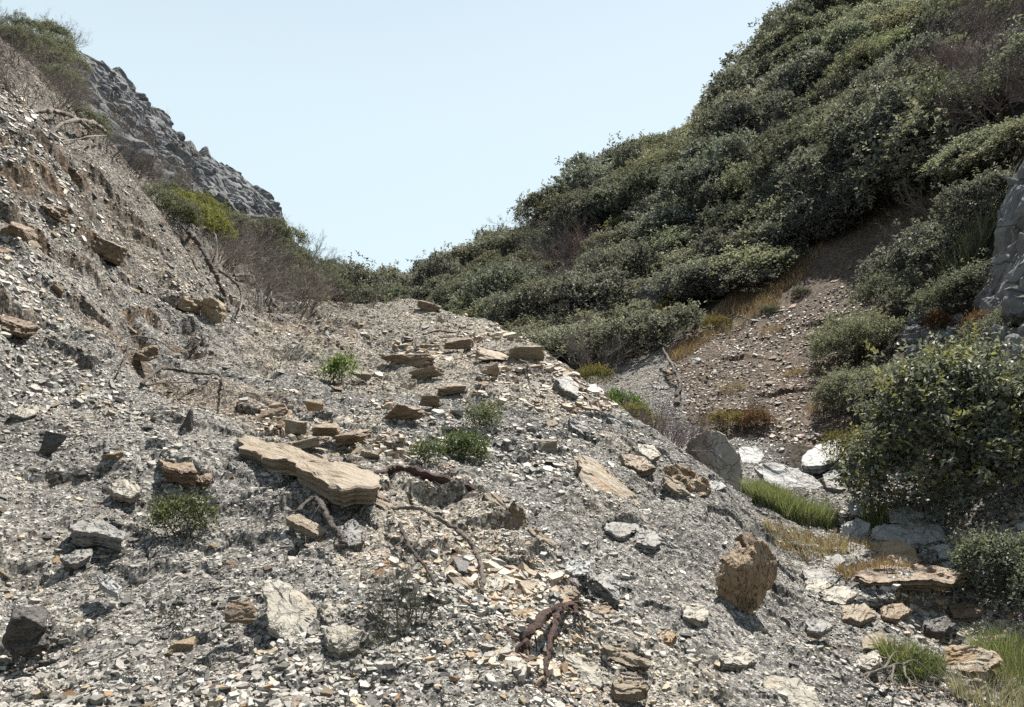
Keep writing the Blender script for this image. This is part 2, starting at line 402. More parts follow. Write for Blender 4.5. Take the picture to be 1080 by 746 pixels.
def rough_tube(pts, r, sides=9, seed=0, step=None, bumpy=.18, caps=True, wob=.8):
    """a knotty branch through pts (n,3) with radii r"""
    pts = np.asarray(pts, float); r = np.asarray(r, float)
    n = len(pts); seg = np.linalg.norm(np.diff(pts, axis=0), axis=1)
    per = max(3, int(np.ceil(seg.mean() / (step or max(r.mean() * .55, 1e-3))))); per = min(per, 22)
    ext = np.vstack([2 * pts[0] - pts[1], pts, 2 * pts[-1] - pts[-2]])
    C, R = [], []
    for i in range(n - 1):
        p0, p1, p2, p3 = ext[i:i + 4]
        for k in range(per):
            t = k / per
            C.append(.5 * (2 * p1 + (p2 - p0) * t + (2 * p0 - 5 * p1 + 4 * p2 - p3) * t * t + (3 * p1 - p0 - 3 * p2 + p3) * t ** 3))
            R.append(r[i] * (1 - t) + r[i + 1] * t)
    C.append(pts[-1]); R.append(r[-1]); C = np.array(C); R = np.array(R)
    s_ = np.arange(len(C)) * .33
    C = C + wob * R[:, None] * np.stack([fbm2(s_, s_ * 0 + 3.3 * q + seed, seed + q, 3) for q in range(3)], 1)
    R = R * (1 + .2 * fbm2(s_ * 1.3, s_ * 0 + 9.1, seed + 7, 2))
    T = np.gradient(C, axis=0); T /= np.linalg.norm(T, axis=1, keepdims=True) + 1e-9
    a = np.cross(T[0], [0, .3, 1.]); a /= np.linalg.norm(a) + 1e-9
    V = []
    th = np.arange(sides) * 2 * math.pi / sides
    for i in range(len(C)):
        a = a - T[i] * a.dot(T[i]); a /= np.linalg.norm(a) + 1e-9; b = np.cross(T[i], a)
        V.append(C[i] + (np.cos(th)[:, None] * a + np.sin(th)[:, None] * b) * R[i])
    V = np.array(V); k = len(C)
    Q = V.reshape(-1, 3) / max(r.mean(), 1e-3)
    d = 1 + bumpy * fbm3(Q * .35, seed, 3) * 2 + bumpy * .6 * np.sin(np.tile(th * 3, k) + np.repeat(np.arange(k) * .25, sides))
    V = C[:, None] + (V - C[:, None]) * d.reshape(k, sides, 1)
    idx = np.arange(k * sides).reshape(k, sides)
    F = np.stack([idx[:-1], np.roll(idx, -1, 1)[:-1], np.roll(idx, -1, 1)[1:], idx[1:]], -1).reshape(-1, 4)
    V = V.reshape(-1, 3)
    Fs = [F]
    if caps:
        V = np.vstack([V, C[0] - T[0] * R[0] * .4, C[-1] + T[-1] * R[-1] * .4]); c0, c1 = len(V) - 2, len(V) - 1
        Fs.append(np.array([[c0, idx[0][(j + 1) % sides], idx[0][j]] for j in range(sides)] + [[c1, idx[-1][j], idx[-1][(j + 1) % sides]] for j in range(sides)]))
    return V, Fs
def join(parts):
    """parts: list of (V, [F...]) -> one"""
    Vs, by, off = [], {}, 0
    for V, Fs in parts:
        for f in Fs:
            f = np.asarray(f)
            if len(f): by.setdefault(f.shape[1], []).append(f + off)
        Vs.append(V); off += len(V)
    return np.vstack(Vs), [np.vstack(v) for v in by.values()]
def hull_rock(seed, dims=(1, 1, 1), npts=16, sub=3, rough=.06, boxy=.75, lam=0.0):
    """an angular broken stone: hull of a few points, bevelled, roughened; about dims across, centred"""
    r = np.random.default_rng(seed)
    p = r.uniform(-1, 1, (npts, 3)); s = np.sign(p) * np.abs(p) ** (1 - boxy)
    s = s / np.maximum(1, np.linalg.norm(s, axis=1, keepdims=True) / 1.25)
    bm = bmesh.new()
    for q in s: bm.verts.new(q)
    res = bmesh.ops.convex_hull(bm, input=bm.verts)
    bmesh.ops.delete(bm, geom=[v for v in bm.verts if not v.link_faces], context='VERTS')
    bmesh.ops.dissolve_limit(bm, angle_limit=rad(12), verts=bm.verts, edges=bm.edges)
    bmesh.ops.bevel(bm, geom=list(bm.edges), offset=.05, segments=1, affect='EDGES', clamp_overlap=True)
    bmesh.ops.triangulate(bm, faces=bm.faces)
    for _ in range(sub):
        ln = [e for e in bm.edges if e.calc_length() > .16]
        if not ln: break
        bmesh.ops.subdivide_edges(bm, edges=ln, cuts=1, use_grid_fill=True)
        bmesh.ops.triangulate(bm, faces=bm.faces)
    bm.normal_update()
    V = np.array([v.co[:] for v in bm.verts]); Nn = np.array([v.normal[:] for v in bm.verts])
    F = np.array([[v.index for v in f.verts] for f in bm.faces]) if False else None
    bm.verts.index_update(); F = np.array([[v.index for v in f.verts] for f in bm.faces]); bm.free()
    V = V + Nn * (rough * 1.6 * fbm3(V * 1.7, seed, 4))[:, None] + Nn * (rough * .7 * fbm3(V * 6, seed + 9, 3))[:, None]
    if lam:
        side = np.sqrt(np.maximum(0, 1 - Nn[:, 2] ** 2))
        lay = _h(np.floor(V[:, 2] * 6 + .6 * fbm3(V, seed + 3, 2)), np.zeros(len(V)), np.zeros(len(V)), seed) - .5
        V[:, :2] += Nn[:, :2] * (lam * lay * side)[:, None]
    return V * (np.array(dims) / 2), F
# ------------------------------------------------------------------ plants
def leaves(P, D, Nn, L, W, fold=.25):
    """rhombic leaves: base P, axis D, face normal Nn, length L, width W"""
    D = D / (np.linalg.norm(D, axis=1, keepdims=True) + 1e-9)
    X = np.cross(D, Nn); X /= np.linalg.norm(X, axis=1, keepdims=True) + 1e-9; Z = np.cross(X, D)
    L = L[:, None]; W = W[:, None]
    mid = P + D * L * .45
    V = np.stack([P, mid + X * W * .5 + Z * W * fold, P + D * L - Z * L * .12, mid - X * W * .5 + Z * W * fold], 1)
    F = (np.arange(len(P)) * 4)[:, None] + np.array([[0, 1, 2, 3]])
    return V.reshape(-1, 3), F
def rdir(r, n):
    v = r.normal(size=(n, 3)); return v / np.linalg.norm(v, axis=1, keepdims=True)
def crown(seed, size=(1.2, 1.2, 1.3), sprigs=700, per=7, ll=.085, lw=.045, cols=((.06,.075,.03),), nl=9, spread=.13, low=.0, upright=.35, rlr=(.26, .46)):
    """a shrub crown: many sprigs of leaves over lumpy lobes"""
    r = np.random.default_rng(seed)
    a = r.uniform(0, 2 * math.pi, nl); rr = np.sqrt(r.uniform(0, 1, nl)) * (1.06 - rlr[1])
    c = np.stack([np.cos(a) * rr, np.sin(a) * rr, low + r.uniform(.18, 1.02 - rlr[1], nl) * (1 - .55 * rr)], 1)
    rl = r.uniform(*rlr, nl)
    which = r.choice(nl, sprigs * 3, p=rl ** 2 / (rl ** 2).sum())
    d = rdir(r, sprigs * 3); d[:, 2] = np.where(d[:, 2] < -.35, -d[:, 2], d[:, 2])
    p = c[which] + d * (rl[which] * (1 + r.normal(0, .09, sprigs * 3) + .25 * np.maximum(0, r.normal(0, .35, sprigs * 3))))[:, None]
    p = p + d * (np.where(r.uniform(0, 1, len(p)) < .09, r.uniform(.06, .26, len(p)), 0))[:, None]          # shoots that break the outline
    q = np.linalg.norm(p[:, None] - c[None], axis=2) / rl[None]
    q[np.arange(len(p)), which] = 9
    keep = (q.min(1) > .8) & (p[:, 2] > .02); p, d = p[keep][:sprigs], d[keep][:sprigs]
    n = len(p); sz = np.array(size)
    P = p * sz; d = d / sz; d /= np.linalg.norm(d, axis=1, keepdims=True)
    ax = d * .7 + rdir(r, n) * .4 + np.array([0, 0, upright]); ax /= np.linalg.norm(ax, axis=1, keepdims=True)
    k = per
    PP = np.repeat(P, k, 0) + np.repeat(ax, k, 0) * r.uniform(0, spread, (n * k, 1)) + r.normal(0, spread * .22, (n * k, 3))
    DD = np.repeat(ax, k, 0) * .6 + rdir(r, n * k) * .9
    NN = np.repeat(ax, k, 0) * .35 + np.array([0, .15, .95]) + rdir(r, n * k) * .7
    s = r.uniform(.65, 1.25, n * k)
    V, F = leaves(PP, DD, NN, ll * s, lw * s)
    base = np.array(cols)[r.choice(len(cols), n)] * r.uniform(.7, 1.3, (n, 1))
    cc = np.repeat(base, k, 0) * r.uniform(.72, 1.3, (n * k, 1))
    return V, F, np.repeat(cc, 4, 0), P, c * sz
def grow(seed, base_r, h, nst, levels=3, kids=5, spread=.9, r0=.02, curl=.25, up=.55, seg=3, droop=0., kid_len=.55):
    """leafless branching; returns prism segments"""
    r = np.random.default_rng(seed)
    a = r.uniform(0, 2 * math.pi, nst); q = np.sqrt(r.uniform(0, 1, nst)) * base_r
    P = np.stack([np.cos(a) * q, np.sin(a) * q, np.zeros(nst) - .03 * h], 1)
    D = np.stack([np.cos(a), np.sin(a), np.zeros(nst)], 1) * spread * r.uniform(.2, 1, (nst, 1)) + np.array([0, 0, 1.]) + r.normal(0, .15, (nst, 3))
    L = h * r.uniform(.55, 1.0, nst); R = np.full(nst, r0) * r.uniform(.6, 1.2, nst)
    out = []
    for lv in range(levels):
        D = D / np.linalg.norm(D, axis=1, keepdims=True); pts = [P]; rs = [R]; d = D; p = P
        for s in range(seg):
            d = d + r.normal(0, curl, d.shape) + np.array([0, 0, up * .15 - droop]); d /= np.linalg.norm(d, axis=1, keepdims=True)
            p1 = p + d * (L / seg)[:, None]; r1 = R * (1 - .75 * (s + 1) / seg)
            out.append((p, p1, rs[-1], r1)); pts.append(p1); rs.append(r1); p = p1
        if lv == levels - 1: break
        n = len(P); t = r.uniform(.25, 1., (n, kids)); i = np.minimum((t * seg).astype(int), seg - 1); f = t * seg - i
        A = np.stack(pts, 1); RR = np.stack(rs, 1); j = np.arange(n)[:, None]
        P2 = A[j, i] * (1 - f[..., None]) + A[j, i + 1] * f[..., None]
        R2 = (RR[j, i] * (1 - f) + RR[j, i + 1] * f) * .7
        D2 = (A[j, i + 1] - A[j, i]); D2 /= np.linalg.norm(D2, axis=2, keepdims=True) + 1e-9
        D2 = D2 + rdir(r, n * kids).reshape(n, kids, 3) * .8 + np.array([0, 0, up * .4])
        P, D, R = P2.reshape(-1, 3), D2.reshape(-1, 3), np.maximum(R2.ravel(), r0 * .1)
        L = np.repeat(L, kids) * kid_len * r.uniform(.6, 1.2, n * kids)
    return [np.concatenate([o[i] for o in out]) for i in range(4)]
def twig_mesh(name, seed, cols, **k):
    P0, P1, R0, R1 = grow(seed, **k); V, F = prisms(P0, P1, R0, R1)
    r = np.random.default_rng(seed + 1)
    c = np.array(cols)[r.choice(len(cols), len(P0))] * r.uniform(.7, 1.3, (len(P0), 1))
    return make_mesh(name, V, [F], np.repeat(c, 6, 0))
def blades(seed, n, rad_, h, w, cols, lean=.5, ell=(1, 1), segs=3, zfun=None):
    r = np.random.default_rng(seed)
    a = r.uniform(0, 2 * math.pi, n); q = np.sqrt(r.uniform(0, 1, n)) * rad_
    P = np.stack([np.cos(a) * q * ell[0], np.sin(a) * q * ell[1], np.zeros(n)], 1)
    if zfun is not None: P[:, 2] = zfun(P[:, 0], P[:, 1])
    d = rdir(r, n); d[:, 2] = 0; d = d * lean * r.uniform(.1, 1, (n, 1)) + P * np.array([1, 1, 0]) / max(rad_, 1e-3) * lean * .5
    L = h * r.uniform(.5, 1.15, n); x = rdir(r, n); x[:, 2] *= .2; x /= np.linalg.norm(x, axis=1, keepdims=True)
    rings = []
    for s in range(segs + 1):
        t = s / segs
        c = P + (np.array([0, 0, 1.]) * t + d * t * t) * L[:, None] / np.sqrt(1 + (d ** 2).sum(1, keepdims=True) * t)
        ww = w * (1 - t ** 1.5) * r.uniform(.7, 1.2, n) + .0004
        rings += [c - x * ww[:, None] / 2, c + x * ww[:, None] / 2]
    V = np.stack(rings, 1); m = 2 * (segs + 1); b = (np.arange(n) * m)[:, None]
    F = np.concatenate([b + np.array([[2 * s, 2 * s + 1, 2 * s + 3, 2 * s + 2]]) for s in range(segs)])
    cc = np.array(cols)[r.choice(len(cols), n)] * r.uniform(.7, 1.3, (n, 1))
    return V.reshape(-1, 3), F, np.repeat(cc, m, 0)
def stems_mesh(name, seed, tips, h, n=9, r0=.03):
    """woody stems from the root to points inside the crown"""
    r = np.random.default_rng(seed); k = min(n, len(tips)); T = tips[r.choice(len(tips), k, replace=False)] * .85
    parts = []
    for t in T:
        b = np.array([r.normal(0, .08), r.normal(0, .08), -.1]); m = b * .5 + t * .5 + r.normal(0, .08, 3) * h
        parts.append(rough_tube(np.array([b, m, t]), [r0, r0 * .7, r0 * .3], 5, seed, step=.2))
    V, F = join(parts); return make_mesh(name, V, F)
def place_plant(name, label, cat, loc, parts, rz=0., sc=1., group=None, color=None, tilt=None):
    """parts: [(part name, mesh, material)]; an Empty at the root parents them"""
    t = empty(name, loc); t.rotation_euler = (tilt[0] if tilt else 0, tilt[1] if tilt else 0, rz)
    t.scale = (sc, sc, sc) if not isinstance(sc, tuple) else sc
    for pn, me, m in parts:
        o = obj(pn, me, m, t)
        if color is not None: o.color = tuple(color) + (1,)
    return tag(t, label, cat, group)
# ------------------------------------------------------------------ ground sheet
def build_ground():
    fine = np.linspace(-.76, .76, 960)
    coarse = np.linspace(.76, 2 * math.pi - .76, 92)[1:-1]
    az = np.concatenate([fine, coarse]); na = len(az)
    r = np.concatenate([[.35, .8, 1.2], np.exp(np.linspace(math.log(1.6), math.log(26), 760)), np.exp(np.linspace(math.log(26), math.log(75), 200))[1:], np.exp(np.linspace(math.log(75), math.log(1500), 40))[1:]])
    A, R = np.meshgrid(az, r)
    X = np.sin(A) * R; Y = np.cos(A) * R; x, y = X.ravel(), Y.ravel()
    z = Hd(x, y)
    V = np.stack([x, y, z], 1); nr = len(r)
    idx = np.arange(nr * na).reshape(nr, na)
    F = np.stack([idx[:-1], idx[1:], np.roll(idx, -1, 1)[1:], np.roll(idx, -1, 1)[:-1]], -1).reshape(-1, 4)
    V = np.vstack([V, [0, 0, float(Hd(np.array([0.01]), np.array([0.01]))[0])]])
    c0 = len(V) - 1
    T = np.stack([np.full(na, c0), idx[0], np.roll(idx[0], -1)], 1)
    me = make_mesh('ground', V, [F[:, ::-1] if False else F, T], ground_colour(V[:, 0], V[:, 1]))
    o = obj('ground', me, M['ground']); o['kind'] = 'structure'
    return o
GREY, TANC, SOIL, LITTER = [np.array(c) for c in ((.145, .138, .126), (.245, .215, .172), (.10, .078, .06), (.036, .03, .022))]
def zones(x, y):
    n = fbm2(x * .6, y * .6, 41, 3); j1 = .35 * n
    sx, sy = x + .5 * fbm2(x * .8, y * .8, 42, 3), y + .8 * fbm2(x * .8, y * .8, 43, 3)
    bank = inpoly(sx, sy, Z_BANK).astype(float); tan = inpoly(sx, sy, Z_TAN) * .6; heap = inpoly(sx, sy, Z_HEAP) * .4
    r = np.hypot(x, y)
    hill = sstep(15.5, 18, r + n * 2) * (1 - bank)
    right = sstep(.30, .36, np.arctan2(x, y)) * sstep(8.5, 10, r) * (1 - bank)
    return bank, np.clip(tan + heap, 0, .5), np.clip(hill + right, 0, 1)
def ground_colour(x, y):
    bank, tan, hill = zones(x, y)
    tan = np.clip(tan + .22 * sstep(.15, .5, fbm2(x * 1.3, y * 1.3, 47, 4)), 0, 1)
    c = GREY[None] * (1 - tan[:, None]) + TANC[None] * tan[:, None]
    rust = (sstep(.25, .5, fbm2(x * .9, y * .9, 48, 4)) * sstep(-.15, -.3, np.arctan2(x, y)) * sstep(5, 6, np.hypot(x, y)))[:, None]
    c = c * (1 - .45 * rust) + np.array([.15, .105, .065]) * .45 * rust
    up = (sstep(.7, 1.6, H0(x, y)) * sstep(-.12, -.3, np.arctan2(x, y)))[:, None] * .4
    c = c * (1 - up) + np.array([.098, .080, .060]) * up
    c = c * (1 - bank[:, None]) + SOIL[None] * bank[:, None]
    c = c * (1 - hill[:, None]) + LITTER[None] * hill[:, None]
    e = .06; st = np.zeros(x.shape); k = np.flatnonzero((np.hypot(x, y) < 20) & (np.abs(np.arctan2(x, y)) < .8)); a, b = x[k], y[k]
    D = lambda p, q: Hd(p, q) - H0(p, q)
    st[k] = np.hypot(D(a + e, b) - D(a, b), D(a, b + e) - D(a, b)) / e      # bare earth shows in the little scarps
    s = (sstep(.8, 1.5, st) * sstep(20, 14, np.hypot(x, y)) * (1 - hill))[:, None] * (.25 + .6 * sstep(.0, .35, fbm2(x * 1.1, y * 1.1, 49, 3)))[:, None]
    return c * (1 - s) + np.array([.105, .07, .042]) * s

# ------------------------------------------------------------------ sky, sun, camera
SUN_EL, SUN_AZ = 58.0, 27.0
def build_light():
    w = bpy.data.worlds.new('World'); S.world = w; w.use_nodes = True; nt = w.node_tree
    bg = nt.nodes['Background']; sk = nt.nodes.new('ShaderNodeTexSky'); sk.sky_type = 'NISHITA'; sk.sun_disc = False
    sk.sun_elevation = rad(SUN_EL); sk.sun_rotation = rad(SUN_AZ); sk.altitude = 50; sk.air_density = SKY[1]; sk.dust_density = SKY[2]; sk.ozone_density = SKY[3]
    hz = nt.nodes.new('ShaderNodeMix'); hz.data_type = 'RGBA'; 
    tc = nt.nodes.new('ShaderNodeTexCoord'); sp = nt.nodes.new('ShaderNodeSeparateXYZ'); nt.links.new(tc.outputs['Generated'], sp.inputs[0])
    mr = nt.nodes.new('ShaderNodeMapRange'); mr.interpolation_type = 'SMOOTHSTEP'; mr.inputs[1].default_value = .30; mr.inputs[2].default_value = .85; mr.inputs[3].default_value = SKY[4]; mr.inputs[4].default_value = .15
    nt.links.new(sp.outputs[2], mr.inputs[0]); nt.links.new(mr.outputs[0], hz.inputs[0])      # summer haze whitens the lower sky
    nt.links.new(sk.outputs[0], hz.inputs[6]); hz.inputs[7].default_value = tuple(c / SKY[0] for c in HAZE) + (1,)
    nt.links.new(hz.outputs[2], bg.inputs[0]); bg.inputs[1].default_value = SKY[0]
    l = bpy.data.lights.new('sun', 'SUN'); l.energy = SUN_E; l.angle = rad(.55); l.color = (1, .955, .88)
    o = bpy.data.objects.new('sun', l); COL.objects.link(o)
    a, e = rad(SUN_AZ), rad(SUN_EL)
    d = Vector((math.sin(a) * math.cos(e), math.cos(a) * math.cos(e), math.sin(e)))
    o.rotation_euler = d.to_track_quat('Z', 'Y').to_euler()
    c = bpy.data.cameras.new('camera'); c.lens = 27.0; c.sensor_width = 36.0; c.sensor_fit = 'HORIZONTAL'; c.clip_start = .05; c.clip_end = 5000
    co = bpy.data.objects.new('camera', c); COL.objects.link(co); co.rotation_euler = (rad(90) + PITCH, 0, 0); S.camera = co
    v = S.view_settings; v.view_transform = 'Standard'; v.look = 'None'; v.gamma = 1.0; v.exposure = EXPO; v.use_curve_mapping = False
    S.cycles.max_bounces = 6; S.cycles.diffuse_bounces = 1; S.cycles.glossy_bounces = 2; S.cycles.transmission_bounces = 2; S.cycles.transparent_max_bounces = 4
    S.cycles.use_adaptive_sampling = False; S.cycles.use_denoising = False
    S.render.use_persistent_data = False
SKY = (.05, 1.0, 1.5, 1.0, .75); HAZE = (.385, .46, .48); SUN_E = 5.0; EXPO = 1.2
# ------------------------------------------------------------------ rocks
def slab(px, label, m, thick=.08, n=None, lift=.0, face=.15, name='flat_rock', cat='rock', seed=None, rough=.012, taper=.15, lam=.25, group=None, at=None, Y=None, edge=.085):
    """a broken slab: outline px is met by its top face, which lies near the ground; it goes down thick metres"""
    seed = seed if seed is not None else int(px[0][0] * 7 + px[0][1])
    u = np.array([p[0] for p in px], float); v = np.array([p[1] for p in px], float)
    cu, cv = at if at else (u.mean(), v.mean())
    P = hit(np.array([cu]), np.array([cv]))[0] if Y is None else ray(cu, cv) * Y
    d = ray(cu, cv); d = d / np.linalg.norm(d)
    nn = np.array(n, float) if n is not None else normal(P[0], P[1], .25)
    nn = nn / np.linalg.norm(nn); nn = nn - d * face; nn /= np.linalg.norm(nn)
    P = P + nn * lift
    D = ray(u, v); t = (P @ nn) / (D @ nn); W = D * t[:, None]
    C = W.mean(0)
    ax = W[np.argmax(np.linalg.norm(W - C, axis=1))] - C; ax = ax / np.linalg.norm(ax); ay = np.cross(nn, ax)
    q = np.stack([(W - C) @ ax, (W - C) @ ay], 1)
    if np.sum(q[:, 0] * np.roll(q[:, 1], -1) - np.roll(q[:, 0], -1) * q[:, 1]) < 0: q = q[::-1]
    big = np.linalg.norm(q, axis=1).max()
    m_ = 84; seg = np.linalg.norm(np.roll(q, -1, 0) - q, axis=1); cum = np.concatenate([[0], np.cumsum(seg)])
    s = np.linspace(0, cum[-1], m_, endpoint=False); qq = np.vstack([q, q[:1]])
    B = np.stack([np.interp(s, cum, qq[:, 0]), np.interp(s, cum, qq[:, 1])], 1)
    T = np.roll(B, -1, 0) - np.roll(B, 1, 0); T /= np.linalg.norm(T, axis=1, keepdims=True) + 1e-9
    O = np.stack([T[:, 1], -T[:, 0]], 1)
    B = B + O * (fbm2(B[:, 0] / big * 4 + seed, B[:, 1] / big * 4, seed, 5, .6) * big * edge)[:, None]
    rings = []
    for k, sc in enumerate((.04, .12, .22, .32, .42, .52, .62, .71, .79, .86, .92, .965)):
        R = B * sc; z = rough * .8 * fbm2(R[:, 0] / big * 2.2 + seed, R[:, 1] / big * 3.5, seed + 1, 3)
        stp = np.floor(2.2 * fbm2(R[:, 0] / big * 1.3 + seed, R[:, 1] / big * 2.2, seed + 3, 2) + .5)
        z = z + rough * .55 * stp * sstep(.15, .5, sc) + rough * .16 * fbm2(R[:, 0] * 60, R[:, 1] * 60, seed + 2, 2)
        rings.append(np.column_stack([R, z]))
    lastz = rings[-1][:, 2]
    for k, f in enumerate((.02, .1, .22, .34, .46, .6, .75, .9, 1.)):
        j = (_h(np.full(m_, k), np.floor(np.arange(m_) / 9.), np.zeros(m_), seed) - .55) * lam * thick
        e = B + O * (j * (f > .05) - taper * thick * f - (0.03 * thick if k == 0 else 0))[:, None]
        e = e + O * (.05 * thick * fbm2(np.arange(m_) * .5, np.full(m_, k * 1.3), seed + 5, 2))[:, None]
        rings.append(np.column_stack([e, lastz * (1 - f) - thick * f * (1 + .15 * fbm2(B[:, 0] / big * 2, B[:, 1] / big * 2, seed + 6, 2))]))
    L = np.vstack(rings + [np.array([[0, 0, rings[0][:, 2].mean()], [0, 0, -thick * 1.02]])])
    nr = len(rings); idx = np.arange(nr * m_).reshape(nr, m_)
    F = np.stack([idx[:-1], idx[1:], np.roll(idx, -1, 1)[1:], np.roll(idx, -1, 1)[:-1]], -1).reshape(-1, 4)
    Tt = np.stack([np.full(m_, nr * m_), idx[0], np.roll(idx[0], -1)], 1); Tb = np.stack([np.full(m_, nr * m_ + 1), np.roll(idx[-1], -1), idx[-1]], 1)
    R3 = np.stack([ax, ay, nn], 1)
    o = obj(name, make_mesh(name, L, [F, np.vstack([Tt, Tb])]), M[m])
    Mx = Matrix(np.vstack([np.column_stack([R3, C]), [0, 0, 0, 1]]).tolist()); o.matrix_world = Mx
    tag(o, label, cat, group)
    USED.append((cu, cv, (u.max() - u.min()) * .5 + 3, (v.max() - v.min()) * .5 + 3))
    return o
USED = []
def boulder(px, label, m, depth, seed, npts=20, rough=.06, lam=0., rot=(0, 0, 0), boxy=.8, Y=None, name='boulder', cat='boulder', dims=None):
    """a block filling the px box (u0, v0, u1, v1)"""
    u0, v0, u1, v1 = px; cu = (u0 + u1) / 2
    P = hit(np.array([cu]), np.array([v1 - .1 * (v1 - v0)]))[0]
    Yc = Y or P[1]
    c = ray(cu, (v0 + v1) / 2) * Yc
    w = (u1 - u0) / FPX * Yc; h = (v1 - v0) / FPX * Yc
    V, F = hull_rock(seed, dims or (w, depth, h), npts, 4, rough, boxy, lam)
    a = Matrix.Rotation(rot[2], 3, 'Z') @ Matrix.Rotation(rot[1], 3, 'Y') @ Matrix.Rotation(rot[0], 3, 'X')
    V = V @ np.array(a).T
    if dims is None:
        V[:, 0] *= w / np.ptp(V[:, 0]); V[:, 2] *= h / np.ptp(V[:, 2])
        V[:, 0] -= (V[:, 0].max() + V[:, 0].min()) / 2; V[:, 2] -= (V[:, 2].max() + V[:, 2].min()) / 2
    o = obj(name, make_mesh(name, V, [F]), M[m], loc=c)
    USED.append((cu, (v0 + v1) / 2, (u1 - u0) * .5 + 3, (v1 - v0) * .5 + 3))
    return tag(o, label, cat)
def rock_mass(name, label, px, n, size, m, seed, dip=(0, 0, 0), sink=.25, flat=.75, cat='rock face', extra=()):
    """one rock face of many fused, fissured blocks over the outline px"""
    r = np.random.default_rng(seed); us = [p[0] for p in px]; vs = [p[1] for p in px]
    u = r.uniform(min(us), max(us), n * 8); v = r.uniform(min(vs), max(vs), n * 8)
    k = inpoly(u, v, px); P = hit(u[k], v[k]); P = P[~np.isnan(P[:, 0])]
    P = P[P[:, 1] < 55]
    sel = []; sz = np.minimum(np.exp(r.normal(math.log(size), .38, len(P))), size * 1.35)
    for i in range(len(P)):
        if all(np.linalg.norm(P[i] - P[j]) > .30 * (sz[i] + sz[j]) for j in sel): sel.append(i)
        if len(sel) >= n: break
    parts = []
    items = [(P[i], sz[i], sink) for i in sel] + [(ray(a, b) * c, d, 0.) for a, b, c, d in extra]
    for q, (p, s, sink) in enumerate(items):
        V, F = hull_rock(seed * 31 + q, (s * 1.5, s * 1.2, s * flat * 1.4), 14, 3, .13, .7)
        e = [dip[j] + r.normal(0, .22) for j in range(3)]
        a = Matrix.Rotation(e[2], 3, 'Z') @ Matrix.Rotation(e[1], 3, 'Y') @ Matrix.Rotation(e[0], 3, 'X')
        nn = normal(p[0:1], p[1:2], .5)[0]
        parts.append((V @ np.array(a).T + p - nn * s * sink, [F]))
    V, F = join(parts); c = V.mean(0)
    return tag(obj(name, make_mesh(name, V - c, F), M[m], loc=c), label, cat)

